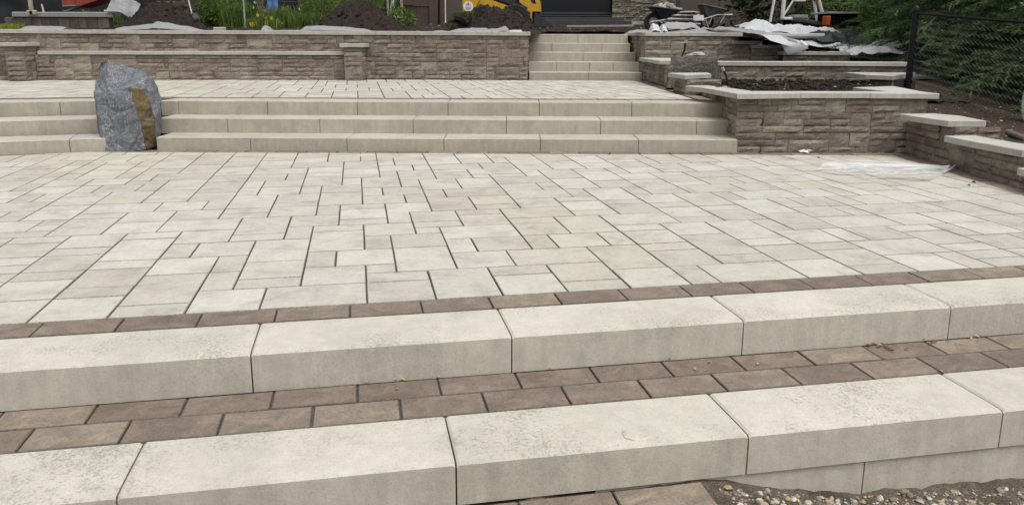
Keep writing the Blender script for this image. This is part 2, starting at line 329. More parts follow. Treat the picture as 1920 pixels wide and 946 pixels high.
# ------------------------------------------------------------------ ground and paving
TILES = "-11,0,2,2;-11,2,2,2;-11,4,2,1;-11,5,2,2;-11,7,2,1;-11,8,2,2;-9,0,2,2;-9,2,2,1;-9,3,2,2;-9,5,2,1;-9,6,2,3;-9,9,2,1;-7,0,2,1;-7,1,2,3;-7,4,2,2;-7,6,1,2;-6,6,2,2;-7,8,2,2;-8,10,3,2;-5,2,1,2;-5,4,1,2;-4,2,2,1;-4,3,2,2;-4,5,2,3;-5,0,2,2;-3,0,3,2;-2,2,2,2;-2,4,1,2;-1,4,2,2;0,3,1,1;0,2,2,1;0,0,2,2;-2,6,2,3;0,6,1,2;-5,8,2,1;-5,9,2,3;-3,8,1,2;2,0,2,3;4,0,2,2;4,2,2,1;6,0,2,1;6,1,2,2;5,3,3,2;3,3,2,2;1,3,2,3;1,6,2,2;3,5,1,2;4,5,2,2;3,7,3,2;2,8,1,1;2,9,2,1;2,10,2,2;4,9,2,2;4,11,2,1;6,5,1,2;7,5,2,2;9,5,1,2;6,7,2,2;6,9,2,1;8,7,2,3;8,0,2,2;8,2,2,3;10,0,1,2;11,0,3,2;10,7,2,1;10,5,2,2;10,4,2,1;10,2,2,2;12,6,2,2;12,3,2,3;12,2,2,1;10,8,3,2;14,5,2,3;14,4,2,1;14,2,2,2;14,0,2,2;16,0,2,1;16,1,2,2;16,3,2,1;16,4,2,2;18,4,1,2;19,4,2,2;18,2,3,2;18,0,2,2;20,0,1,2;21,3,2,2;21,2,2,1;21,5,2,1;23,4,1,2;23,2,2,2;17,9,2,3;17,7,2,2;17,6,2,1;19,10,1,2;20,10,2,2;22,10,1,2;19,8,2,2;21,8,1,2;19,6,3,2;16,6,1,2;22,8,3,2;22,6,2,2;23,12,1,2;23,10,2,2;21,12,2,2;18,12,3,2;17,12,1,2;19,14,2,2;20,16,1,2;21,14,1,2;22,14,2,2;21,16,3,2;21,18,2,2;21,20,2,1;23,19,2,2;23,18,2,1;24,21,1,3;21,21,3,2;-6,14,2,3;-6,13,2,1;-6,12,2,1;-5,17,2,2;-5,19,2,2;-6,17,1,2;-6,19,1,2;-6,21,2,2;-4,21,1,2;-6,23,3,2;-3,19,2,3;-3,22,2,1;-3,23,2,2;-4,25,3,2;-3,17,1,2;-2,14,2,3;-2,17,2,2;-1,19,1,2;-1,21,2,1;-1,22,2,2;-1,24,2,3;-2,27,2,2;0,27,1,2;-2,29,3,1;-4,12,2,2;-4,14,2,1;-4,15,2,2;-2,12,1,2;-3,10,2,2;-1,10,2,1;-1,11,2,2;-1,13,2,1;-2,9,2,1;1,10,1,2;0,8,2,2;1,12,2,2;2,14,1,2;0,14,2,2;0,16,1,2;1,16,2,2;0,18,2,3;1,21,1,2;2,18,1,2;2,20,2,1;2,21,2,2;1,23,2,2;3,23,1,2;1,25,1,2;1,27,1,1;2,25,2,2;2,27,2,1;1,28,3,1;4,25,2,3;4,28,2,1;6,25,2,2;6,27,2,2;4,23,3,2;7,23,2,2;4,22,2,1;4,20,2,2;6,21,3,2;6,20,1,1;7,20,2,1;3,17,2,3;3,15,1,2;4,15,3,2;5,17,2,1;5,18,2,2;3,12,2,3;5,13,2,2;5,12,2,1;7,18,3,2;7,16,2,2;9,16,1,2;7,14,3,2;7,12,2,2;9,20,1,2;9,22,2,2;9,24,2,2;8,25,1,2;6,10,3,2;9,10,2,1;9,11,2,2;9,13,2,1;10,14,1,2;10,16,2,1;10,17,2,2;11,13,2,3;11,12,2,1;11,10,2,2;12,18,2,3;12,16,2,2;12,21,2,1;13,14,1,2;13,12,2,2;13,11,2,1;13,9,2,2;13,8,2,1;14,18,2,2;14,17,2,1;14,15,2,2;14,14,2,1;14,20,1,2;13,22,2,2;13,24,2,3;16,17,2,2;16,16,2,1;16,19,2,1;16,14,3,2;15,11,2,3;15,10,2,1;15,8,2,2;18,16,2,2;18,18,3,2;17,21,2,2;17,20,2,1;15,20,2,2;15,22,2,2;15,24,2,1;17,23,1,2;20,23,2,2;20,25,2,2;-14,18,2,1;-14,16,2,2;-14,15,2,1;-14,13,2,2;-12,13,2,1;-12,10,2,3;-10,10,2,2;-10,12,2,2;-12,14,3,2;-9,14,2,2;-7,14,1,2;-8,12,2,2;-12,16,2,3;-14,19,1,2;-13,19,2,2;-11,19,1,2;-14,22,2,1;-12,21,2,1;-12,22,1,2;-11,22,3,2;-10,16,2,2;-10,19,2,3;-10,24,2,3;-10,27,2,2;-12,25,2,1;-12,26,2,3;-8,16,2,2;-8,18,2,3;-8,21,2,1;-8,22,2,1;-8,23,2,3;-8,26,2,2;-13,11,1,1;-15,11,2,2;-17,15,3,2;-16,23,1,2"
GU0, GU, GV0, GV = 0.0116, 0.1668, 3.6885, 0.1664
def ident(p): return p
def modular(i0, i1, j0, j1, occ, sizes, rr):
    out = []
    for j in range(j0, j1):
        i = i0
        while i < i1:
            if (i, j) in occ: i += 1; continue
            run = 0
            while i + run < i1 and (i + run, j) not in occ and run < 3: run += 1
            opts = []
            for w, h, wt in sizes:
                if w > run: continue
                if all((i + a, j + b) not in occ for a in range(w) for b in range(h)):
                    left = run - w
                    opts.append((w, h, wt * (0.15 if left == 1 and run < 3 else 1)))
            if not opts: opts = [(1, 1, 1)]
            w, h, _ = rr.choices(opts, [o[2] for o in opts])[0]
            for a in range(w):
                for b in range(h): occ.add((i + a, j + b))
            out.append((i, j, w, h)); i += w
    return out
SIZES = [(2, 2, 10), (2, 1, 6), (1, 2, 3), (2, 3, 4), (3, 2, 4), (1, 1, .3)]
tiles = [tuple(int(q) for q in t.split(',')) for t in TILES.split(';')]
occ = set((i + a, j + b) for i, j, w, h in tiles for a in range(w) for b in range(h))
tiles += modular(-52, 36, 0, 42, occ, SIZES, random.Random(3))

BK = 8.60        # front line of the border row under the far steps
def step_foot_left(s): return None
LA, LB = (-8.2, 7.13 - .17), (-4.62, 8.80 - .17)
PL = [(-9.0, 0.5), (4.20, 0.5)]
def clip_low(poly):
    p = clip(poly, (4.22, 0), (4.19, 9)) if True else poly
    if len(p) > 2: p = clip(p, (6, BK), (-9, BK))
    if len(p) > 2: p = clip(p, LB, LA)
    return p

bed = MB()
bp = [F(-7.5, 3.50), F(6.0, 3.50)]
bed.add([(*F(-9, 3.48), -.014), (*F(7, 3.48), -.014), (4.40, 9.2, -.014), (-9, 9.2, -.014)], [(0, 1, 2, 3)])
patio = bed.obj('patio', SAND); tag(patio, kind='structure')

J = 0.0030       # half a joint
pc = {}
def paver_mesh(w, h, mat, name, var, bev=.0038):
    key = (name, round(w, 3), round(h, 3), var)
    if key not in pc:
        r = random.Random(len(pc) * 7 + 1)
        n = 4; poly = [(-w / 2, -h / 2), (w / 2, -h / 2), (w / 2, h / 2), (-w / 2, h / 2)]
        poly = [(x + r.uniform(-.0012, .0012), y + r.uniform(-.0012, .0012)) for x, y in poly]
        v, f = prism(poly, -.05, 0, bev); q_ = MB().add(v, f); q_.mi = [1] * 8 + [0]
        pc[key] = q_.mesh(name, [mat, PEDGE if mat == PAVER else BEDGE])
    return pc[key]
def lay(name, mat, parent, cx, cy, w, h, z, rz, rr):
    o = bpy.data.objects.new(name, paver_mesh(w, h, mat, name, rr.randrange(3)))
    o.location = (cx, cy, z + rr.uniform(-.0012, .0012)); o.rotation_euler = (rr.uniform(-.0025, .0025), rr.uniform(-.002, .002), rz + rr.uniform(-.0012, .0012))
    return link(o, parent)
rr = random.Random(11)
whole = []; rest = MB()
def addp(mb, poly, z0, z1, b):
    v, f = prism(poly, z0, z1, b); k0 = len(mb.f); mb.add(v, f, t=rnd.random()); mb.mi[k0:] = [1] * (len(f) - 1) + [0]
for i, j, w, h in tiles:
    u0, u1 = GU0 + GU * i + J, GU0 + GU * (i + w) - J; v0, v1 = GV0 + GV * j + J, GV0 + GV * (j + h) - J
    poly = [F(u0, v0), F(u1, v0), F(u1, v1), F(u0, v1)]
    cx, cy = F((u0 + u1) / 2, (v0 + v1) / 2)
    if cx < -8.5 or cy > 9.4: continue
    c = clip_low(poly)
    if len(c) < 3 or area(c) < .002: continue
    px = 960 + FPX * cx / max(cy, .5)
    full = abs(area(c) - area(poly)) < 1e-5
    if full and -60 < px < 1980: whole.append((w * h / cy ** 3, cx, cy, u1 - u0, v1 - v0))
    else: addp(rest, c, -.05, rr.uniform(-.001, .001), .0038)
whole.sort(reverse=True)
for s, cx, cy, w, h in whole[:300]: lay('paver', PAVER, patio, cx, cy, w, h, 0.0, YAW, rr)
for s, cx, cy, w, h in whole[300:]:
    c, s_ = math.cos(YAW), math.sin(YAW)
    poly = [(cx + a * c - b * s_, cy + a * s_ + b * c) for a, b in ((-w / 2, -h / 2), (w / 2, -h / 2), (w / 2, h / 2), (-w / 2, h / 2))]
    addp(rest, poly, -.05, rr.uniform(-.001, .001), .0038)
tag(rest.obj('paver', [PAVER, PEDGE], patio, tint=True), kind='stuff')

# brown border course along the patio's front edge
def course(parent, u_first, n, v0, v1, z, pitch=.3350, vis=(-9, 99)):
    for q in range(n):
        u = u_first + pitch * q; w = pitch - .007
        cx, cy = F(u + pitch / 2, (v0 + v1) / 2)
        lay('brick', BROWN, parent, cx, cy, w, v1 - v0 - .006, z, YAW, rr)
course(patio, -1.41 - .335 * 9, 26, 3.512, 3.6885, 0.0)
# border rows along the far steps, the planter wall and the right hand wall
def row_line(parent, a, b, width, z, pitch=.335, off=0.0, name='brick'):
    a, b = Vector(a), Vector(b); d = (b - a); L = d.length; d.normalize(); nrm = Vector((-d.y, d.x)); ang = math.atan2(d.y, d.x)
    t = off
    while t < L - .02:
        w = min(pitch, L - t)
        c = a + d * (t + w / 2) + nrm * (width / 2)
        if w > .05: lay(name, BROWN, parent, c.x, c.y, w - .012, width - .008, z, ang, rr)
        t += w
row_line(patio, (-4.62, BK + .004), (4.38, BK + .004), .175, 0)
row_line(patio, LA, LB, .175, 0)
row_line(patio, (4.385, 8.58), (4.385 + .02, 2.9), -.0001 + -.18, 0) if False else row_line(patio, (4.215, 3.0), (4.20, 8.57), -.18, 0)

# landing between the two front steps
bl = MB(); bl.add([(*F(-6, 2.74), -.182), (*F(7, 2.74), -.182), (*F(7, 3.3), -.182), (*F(-6, 3.3), -.182)], [(0, 1, 2, 3)])
landing = bl.obj('landing', SAND); tag(landing, kind='structure')
course(landing, -1.388 - .3362 * 8, 26, 2.985, 3.150, -.170, .3362)
course(landing, -1.221 - .3358 * 8, 26, 2.806, 2.983, -.170, .3358)

# lower path, bottom of the picture
bl = MB(); bl.add([(*F(-5, 1.2), -.350), (*F(1.19, 1.2), -.350), (*F(1.19, 2.6), -.350), (*F(-5, 2.6), -.350)], [(0, 1, 2, 3)])
path = bl.obj('path', SAND); tag(path, kind='structure')
for rI, (va, off) in enumerate(((2.271, .16), (2.088, .327), (1.914, .16))):
    course(path, 1.19 - .344 * 14 - (off - .16 if rI == 1 else 0) * 0 + (0.0), 14, va, va + .174, -.334, .344) if rI != 1 else course(path, 1.19 - .344 * 13 - .172, 13, va, va + .174, -.334, .344)
lay('brick', BROWN, path, *F(1.19 - .086, 2.088 + .087), .16, .166, -.334, YAW, rr)

# ground under everything
def grid(name, x0, x1, y0, y1, nx, ny, hf, mat, smooth=True, keep=None):
    m = MB(); v = [(x0 + (x1 - x0) * i / nx, y0 + (y1 - y0) * j / ny) for j in range(ny + 1) for i in range(nx + 1)]
    m.v = [(x, y, hf(x, y)) for x, y in v]
    m.f = [(j * (nx + 1) + i, j * (nx + 1) + i + 1, (j + 1) * (nx + 1) + i + 1, (j + 1) * (nx + 1) + i) for j in range(ny) for i in range(nx)
           if keep is None or keep(x0 + (x1 - x0) * (i + .5) / nx, y0 + (y1 - y0) * (j + .5) / ny)]
    m.mi = [0] * len(m.f); m.t = [0] * len(m.f)
    return m.obj(name, mat, smooth=smooth)
far = MB(); far.add([(-300, -40, -1.4), (300, -40, -1.4), (300, 400, -1.4), (-300, 400, -1.4)], [(0, 1, 2, 3)]); tag(far.obj('ground', DIRT), kind='structure')
def sm(a, b, x):
    t = max(0, min(1, (x - a) / (b - a))); return t * t * (3 - 2 * t)
def gz(x, y):
    u, v = FI(x, y)
    z = -.350 - .125 * sm(1.15, 1.95, u) - .02 * sm(1.9, 3, u) - .03 * sm(2.3, 1.5, v)
    return z + .016 * fbm(x * 5, y * 5) + .010 * fbm(x * 16, y * 16, 4)
g = grid('gravel_ground', -6, 8, -1.5, 4.0, 420, 170, gz, DIRT, keep=lambda x, y: FI(x, y)[1] < 2.55)
tag(g, kind='structure')
pb = MB(); pr = random.Random(5)
def pebble(mb, x, y, z, r, rg):
    ph = (1 + 5 ** .5) / 2
    vs = [(-1, ph, 0), (1, ph, 0), (-1, -ph, 0), (1, -ph, 0), (0, -1, ph), (0, 1, ph), (0, -1, -ph), (0, 1, -ph), (ph, 0, -1), (ph, 0, 1), (-ph, 0, -1), (-ph, 0, 1)]
    fs = [(0, 11, 5), (0, 5, 1), (0, 1, 7), (0, 7, 10), (0, 10, 11), (1, 5, 9), (5, 11, 4), (11, 10, 2), (10, 7, 6), (7, 1, 8), (3, 9, 4), (3, 4, 2), (3, 2, 6), (3, 6, 8), (3, 8, 9), (4, 9, 5), (2, 4, 11), (6, 2, 10), (8, 6, 7), (9, 8, 1)]
    sx, sy, sz = r * rg.uniform(.7, 1.3), r * rg.uniform(.7, 1.2), r * rg.uniform(.4, .8); a = rg.uniform(0, 6.3)
    o = []
    for p in vs:
        q = Vector(p).normalized() * rg.uniform(.8, 1.15); xx, yy = q.x * sx, q.y * sy
        o.append((x + xx * math.cos(a) - yy * math.sin(a), y + xx * math.sin(a) + yy * math.cos(a), z + q.z * sz))
    mb.add(o, fs)
for q in range(5200):
    u = pr.uniform(1.15, 4.2); v = 2.42 - abs(pr.gauss(0, .22)) if pr.random() < .75 else pr.uniform(1.4, 2.4)
    dens = .9 if u < 2.3 else .35
    if pr.random() > dens: continue
    if u < 1.25 and v > 2.2: continue
    x, y = F(u, v); r = min(.017, .0030 + pr.expovariate(1 / .0036))
    pebble(pb, x, y, gz(x, y) + r * .2, r, pr)
tag(pb.obj('gravel', PEB, tint=True), 'loose pebbles and gravel on dirt at the foot of the lowest step', 'gravel', kind='stuff')

# ------------------------------------------------------------------ steps
bc = {}
def step_block(parent, cx, cy, L, D, H, ztop, rz, mat, name='step_block', bev=.012):
    key = (round(L, 3), round(D, 3), round(H, 3), mat.name, rr.randrange(3))
    if key not in bc:
        # edges: a worn chamfer, cut finely enough to be slightly uneven
        n = max(2, int(L / .06)); xs = [-L / 2 + L * i / n for i in range(n + 1)]; m = MB(); rg = random.Random(len(bc) * 7 + 1)
        prof = lambda w: [(-D / 2, -H), (-D / 2, -H * .55), (-D / 2 + w(.0005), -bev * w(1)), (-D / 2 + bev * w(.9), -w(.002)), (-D / 2 + .05, 0), (D / 2 - .02, 0), (D / 2 - bev * .5, -.001), (D / 2, -bev), (D / 2, -H)]
        P = len(prof(lambda q: q)); v = []
        for i, x in enumerate(xs):
            e = bev * .55 if i in (0, n) else 0
            for k_, (yy, zz) in enumerate(prof(lambda q: q * rg.uniform(.95, 1.05))):
                v.append((x, yy, zz - (e if 2 <= k_ <= 7 else 0)))
            if i in (0, n): pass
        # soften the ends: inner rings a little in from the joint
        f = [(i * P + k_, (i + 1) * P + k_, (i + 1) * P + k_ + 1, i * P + k_ + 1) for i in range(n) for k_ in range(P - 1)]
        f += [tuple(range(P))[::-1], tuple(range(n * P, (n + 1) * P))]
        # move the second and last-but-one rings next to the ends
        for k_ in range(P):
            if n > 3:
                a = v[P + k_]; v[P + k_] = (xs[0] + bev * .8, a[1], a[2]); a = v[(n - 1) * P + k_]; v[(n - 1) * P + k_] = (xs[-1] - bev * .8, a[1], a[2])
        bc[key] = m.add(v, f).mesh(name, mat)
    o = bpy.data.objects.new(name, bc[key]); o.location = (cx, cy, ztop); o.rotation_euler = (0, 0, rz)
    return link(o, parent)
G_ = .006
fs = empty('front_step', F(0, 3.15) + (-.17,), 0, 'long pale step edging the front of the main patio, above the two brown paver rows', 'step')
def rel(root, o):
    o.location = (o.location[0] - root.location[0], o.location[1] - root.location[1], o.location[2] - root.location[2]); return o
for q in range(-4, 5):
    ua = -.463 + 1.0810 * q; cx, cy = F(ua + .5405, 3.155 + .175)
    rel(fs, step_block(fs, cx, cy, 1.081 - G_, .350, .172, 0.0, YAW, STEP))
fl = empty('front_step', F(0, 2.45) + (-.33,), 0, 'lowest pale step, nearest the camera, with gravel at its right foot', 'step')
for q in range(-4, 5):
    ua = -.798 + 1.0855 * q; cx, cy = F(ua + .5427, 2.452 + .1755)
    rel(fl, step_block(fl, cx, cy, 1.0855 - G_, .351, .163, -.1685, YAW, STEP))
for q in range(-3, 4):
    ua = 1.876 + 1.0855 * q; cx, cy = F(ua + .5427, 2.464 + .165)
    if ua > 0.5: rel(fl, step_block(fl, cx, cy, 1.0855 - G_, .33, .20, -.3345, YAW, STEP, 'base_block', .006))

bs = empty('broad_steps', (-1, 8.8, 0), 0, 'three broad pale steps across the far side of the patio, broken by the grey boulder', 'steps')
def run(root, xs, yf, ztop, D=.44, H=.18, mat=BACKSTEP):
    for a, b in zip(xs, xs[1:]): rel(root, step_block(root, (a + b) / 2, yf + D / 2, b - a - .007, D, H, ztop, 0, mat, bev=.010))
xa = [U(x, 258, .145)[0] for x in (288, 467.7, 650.6, 832.9, 1013, 1194, 1377.5)]
xb = [U(x, 223, .315)[0] for x in (290, 420.7, 597.3, 774.2, 949.2, 1124.9, 1301.8, 1365.5)]
xc = [U(x, 190, .484)[0] for x in (291, 325.5, 497.4, 669.3, 840.5, 1010.7, 1181, 1353)]
xa[-1] = 2.515; xb[-1] = 2.53; xc[-1] = 2.56
run(bs, xa, 8.775, .145); run(bs, xb, 9.19, .315); run(bs, xc, 9.585, .484, .38)
def run_left(root, p_right, slope_pt, lens, ztop, D=.44, H=.18):
    p = Vector(p_right); d = (Vector(slope_pt) - p).normalized(); nrm = Vector((d.y, -d.x)); ang = math.atan2(-d.y, -d.x); t = 0
    for L in lens:
        c = p + d * (t + L / 2) + nrm * (-D / 2) * (1 if nrm.y < 0 else -1)
        rel(root, step_block(root, c.x, c.y, L - .007, D, H, ztop, ang, BACKSTEP, bev=.010)); t += L
run_left(bs, U(198, 258.5, .145), U(0, 264.7, .145), (.36, 1.08, 1.08, 1.08), .145)
run_left(bs, U(200, 221.1, .315), U(0, 226.3, .315), (1.18, 1.08, 1.08), .315)
run_left(bs, U(190, 188.2, .484), U(0, 191.3, .484), (.45, 1.08, 1.08, 1.08), .484, .38)

us = empty('narrow_steps', (1.3, 14.5, .484), 0, 'narrow flight of five pale steps climbing between the two stone walls', 'steps')
rel(bs, MB().box(-4.75, 9.25, -.1, -3.9, 10.0, .30, .01).obj('core', CORE, bs))
zs = [.623, .795, .965, 1.130, 1.300]; ys = [14.58, 14.94, 15.30, 15.66, 16.02]
cuts = [[.30, 1.385, 2.36], [.30, .82, 1.43, 1.87, 2.36], [.30, 1.34, 2.34], [.30, .76, 1.73, 2.28], [.30, 1.29, 2.28]]
for z, y, c in zip(zs, ys, cuts): run(us, c, y, z, .40, .175)

# ------------------------------------------------------------------ upper patio
ub = MB(); ub.add([(-10, 8.2, .472), (2.45, 9.7, .472), (2.45, 15.5, .472), (-10, 15.5, .472)], [(0, 1, 2, 3)])
ub.v = [(-9.5, 9.0, .472), (-5.6, 9.62, .472), (2.54, 9.85, .472), (2.40, 15.5, .472), (-9.5, 15.5, .472)]; ub.f = [(0, 1, 2, 3, 4)]; ub.mi = [0]; ub.t = [0]
upper = ub.obj('upper_patio', SAND); tag(upper, kind='structure')
occ = set(); ut = modular(-60, 40, 22, 82, occ, SIZES, random.Random(23)); um = MB()
for i, j, w, h in ut:
    jj = .0045
    u0, u1 = GU0 + GU * i + jj, GU0 + GU * (i + w) - jj; v0, v1 = GV0 + GV * j + jj, GV0 + GV * (j + h) - jj
    p = [F(u0, v0), F(u1, v0), F(u1, v1), F(u0, v1)]
    p = clip(p, (2.33, 9), (2.18, 16)); 
    if len(p) > 2: p = clip(p, (2.4, 14.42), (-9.5, 14.42))
    if len(p) < 3 or p[0][0] < -9.6: continue
    zt_ = .484 + rr.uniform(-.001, .001)
    for side, ln in ((((-5.0, 20), (-5.0, 0)), ((-6.0, 10.14), (4, 10.17))), (((-5.0, 0), (-5.0, 20)), ((-9.6, 8.88), (-5.0, 10.16)))):
        c_ = clip(p, *side)
        if len(c_) > 2: c_ = clip(c_, *ln)
        if len(c_) > 2 and area(c_) > .002: addp(um, c_, .45, zt_, .004)
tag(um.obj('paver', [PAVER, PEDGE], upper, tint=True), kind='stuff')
row_line(upper, (2.36, 9.99), (2.21, 14.45), -.175, .484)
row_line(upper, (-4.95, 9.97), (2.2, 10.0), .165, .484)

# ------------------------------------------------------------------ split stone walls
sc = {}
UW, UH = .075, .0765
def stone_mesh(w, h, var, mat=None, amp=1.0):
    mat = mat or WSTONE; key = (w, h, var, mat.name)
    if key in sc: return sc[key]
    Wd, Hd = w * UW, h * UH; nx = max(3, min(7, w + 1)); nz = 2 + h; m = MB(); v = []; s = var * 17.3 + w * 3.1 + h * 1.7
    for j in range(nz + 1):
        for i in range(nx + 1):
            a, b = i / nx, j / nz; x = a * Wd; z = b * Hd
            edge = min(a, 1 - a, b, 1 - b) < 1e-6
            corner = min(a, 1 - a) < 1e-6 and min(b, 1 - b) < 1e-6
            y = -.005 - .018 * amp * (.5 + .9 * fbm(x * 12 + s, z * 15, s, 3)) - .012 * amp * noise.noise(Vector((x * 5 + s, z * 9, s)))
            if edge: y = -.002 - .006 * abs(noise.noise(Vector((x * 20 + s, z * 20, 3)))); 
            x += .0022 * (1 if a < 1e-6 else -1 if a > 1 - 1e-6 else 0); z += .0016 * (1 if b < 1e-6 else -1 if b > 1 - 1e-6 else 0)
            if not edge: x += rndS.uniform(-.25, .25) * Wd / nx; z += rndS.uniform(-.25, .25) * Hd / nz
            if edge and not corner: z += (0 if 1e-6 < b < 1 - 1e-6 else rndS.uniform(-.0015, .0015))
            v.append((x, y, z))
    n = len(v); f = [(j * (nx + 1) + i, j * (nx + 1) + i + 1, (j + 1) * (nx + 1) + i + 1, (j + 1) * (nx + 1) + i) for j in range(nz) for i in range(nx)]
    ring = [i for i in range(nx + 1)] + [(j + 1) * (nx + 1) - 1 + 0 for j in range(1, nz + 1)] + [nz * (nx + 1) + i for i in range(nx - 1, -1, -1)] + [j * (nx + 1) for j in range(nz - 1, 0, -1)]
    R = len(ring); v += [(v[q][0], .035, v[q][2]) for q in ring]
    f += [(ring[q], n + q, n + (q + 1) % R, ring[(q + 1) % R]) for q in range(R)]
    sc[key] = m.add(v, f).mesh('stone', mat); return sc[key]
rndS = random.Random(77)
WS = [(2, 1, 2), (3, 1, 4), (4, 1, 7), (5, 1, 6), (6, 1, 6), (2, 2, .8), (3, 2, 1.6), (4, 2, 2), (5, 2, 1.8), (6, 2, 1)]
def face(root, a, b, z0, z1, seed=1, mat=None, top=None, thick=.28, batter=0.0):
    """stones on the vertical face from a to b; the face looks to the right hand side of a->b. top(t) may lower the top."""
    a, b = Vector(a), Vector(b); d = b - a; L = d.length; d.normalize(); ang = math.atan2(d.y, d.x); nin = Vector((-d.y, d.x))
    n = max(2, round(L / UW)); m = max(1, round((z1 - z0) / UH)); uw, uh = L / n, (z1 - z0) / m; occ = set(); rg = random.Random(seed)
    for j in range(m):
        i = 0
        while i < n:
            if (i, j) in occ: i += 1; continue
            runn = 0
            while i + runn < n and (i + runn, j) not in occ and runn < 6: runn += 1
            op = [(w, h, p) for w, h, p in WS if w <= runn and j + h <= m and all((i + q, j + 1) not in occ for q in range(w)) or (w <= runn and h == 1)]
            op = [(w, h, p * (.05 if runn - w == 1 else 1)) for w, h, p in op if w <= runn and j + h <= m and (h == 1 or all((i + q, j + 1) not in occ for q in range(w)))]
            w, h, _ = rg.choices(op, [o[2] for o in op])[0] if op else (max(1, runn), 1, 1)
            for q in range(w):
                for t in range(h): occ.add((i + q, j + t))
            o = bpy.data.objects.new('stone', stone_mesh(w, h, rg.randrange(3), mat))
            p = a + d * (i * uw) + nin * (rg.uniform(-.003, .005) + batter * j * uh)
            o.location = (p.x - root.location[0], p.y - root.location[1], z0 + j * uh - root.location[2]); o.rotation_euler = (0, 0, ang)
            o.scale = (uw / UW, 1, uh / UH); link(o, root); i += w
    q = [a + nin * .038 + d * .02, b + nin * .038 - d * .02, b + nin * thick - d * .01, a + nin * thick + d * .01]
    if thick: rel(root, MB().add(*prism(ccw([(p.x, p.y) for p in q]), z0 - .05, z1 - .003, 0, bottom=True)).obj('core', CORE, root))
def capstone(root, poly, z0, z1, name='capstone'):
    c = Vector((sum(p[0] for p in poly) / len(poly), sum(p[1] for p in poly) / len(poly), z0))
    v, f = prism(ccw([(p[0] - c.x, p[1] - c.y) for p in poly]), 0, z1 - z0, .005, bottom=True)
    o = MB().add(v, f).obj(name, CAP, root); o.location = (c.x - root.location[0], c.y - root.location[1], z0 + rnd.uniform(-.0015, .0015) - root.location[2]); o.rotation_euler = (0, rnd.uniform(-.002, .002), 0); return o
def caps(root, pts, z0, z1, depth, over=.045, gap=.004):
    pts = [Vector(p) for p in pts]
    for a, b in zip(pts, pts[1:]):
        d = (b - a).normalized(); n = Vector((-d.y, d.x)); g = d * (gap / 2)
        q = [a - n * over + g, b - n * over - g, b + n * (depth - over) - g, a + n * (depth - over) + g]
        capstone(root, [(p.x, p.y) for p in q], z0, z1)
def wall(name, loc, label, cat='wall', group=None): return empty(name, loc, 0, label, cat, group)

W1 = [(-11.2, 12.85), (-8.8, 13.65), (-6.0, 14.24), (-3.0, 14.44), (.27, 14.50)]
def wy(P, X):
    for (x0, y0), (x1, y1) in zip(P, P[1:]):
        if X <= x1: return y0 + (y1 - y0) * (X - x0) / (x1 - x0)
    return P[-1][1]
wr = wall('retaining_wall', (-4, 14.3, .484), 'long brown stone wall with pale capstones, soil and geotextile heaped above it')
for s, (a, b) in enumerate(zip(W1, W1[1:])):
    if s == 2: face(wr, a, b, .94, 1.27, 31 + s)       # only the part above the low wall is faced
    elif s == 1: face(wr, a, b, .94, 1.27, 31 + s)
    else: face(wr, a, b, .484, 1.27, 31 + s)
face(wr, (-2.98, 14.44), (-2.6, 14.447), .484, .94, 3, thick=0)
face(wr, (-8.98, 13.59), (-8.55, 13.71), .484, .94, 4, thick=0)
face(wr, (.27, 14.50), (.285, 16.3), .50, 1.27, 37, thick=.2)
cj = [0, 86, 174, 260, 341, 416, 489, 561, 634, 705, 777, 850, 922]
cp = []
for x in cj:
    Y = 14.0
    for _ in range(6): X = A(x, 60, Y).x; Y = wy(W1, X)
    cp.append((X, Y))
cp = [(cp[0][0] - .85 * 2, wy(W1, cp[0][0] - 1.7)), (cp[0][0] - .85, wy(W1, cp[0][0] - .85))] + cp + [(.315, 14.505)]
caps(wr, cp, 1.268, 1.334, .34)

W2 = [(-8.12, 13.68), (-6.0, 14.00), (-4.5, 14.12), (-2.93, 14.20)]
lw = wall('planter_wall', (-5.5, 14.0, .484), 'low brown stone wall with a thin pale cap between two short piers on the left')
for s, (a, b) in enumerate(zip(W2, W2[1:])): face(lw, a, b, .484, .915, 51 + s, thick=.18)
cj = [72, 161, 250, 340, 431, 490, 568, 646]; cp = []
for x in cj:
    Y = 14.0
    for _ in range(6): X = A(x, 100, Y).x; Y = wy(W2, X)
    cp.append((X, Y))
caps(lw, cp, .918, .975, .26, over=.04)
def pier(label, xl, xr, Y, seed, z1=1.055, dpt=.4):
    r = wall('pier', ((xl + xr) / 2, Y, .484), label, 'pier')
    face(r, (xl, Y), (xr, Y), .484, z1, seed, thick=dpt - .02)
    face(r, (xr, Y), (xr, Y + dpt), .484, z1, seed + 1, thick=0)
    face(r, (xl, Y + dpt), (xl, Y), .484, z1, seed + 2, thick=0)
    capstone(r, [(xl - .06, Y - .05), (xr + .06, Y - .05), (xr + .06, Y + dpt), (xl - .06, Y + dpt)], z1 + .003, z1 + .063)
pier('short stone pier with a square pale cap at the right end of the low wall', U(648, 151, .484)[0], U(676, 151, .484)[0] + .05, 14.02, 61)
pier('short stone pier with a square pale cap at the left end of the low wall', -8.46, -8.14, 13.42, 65)

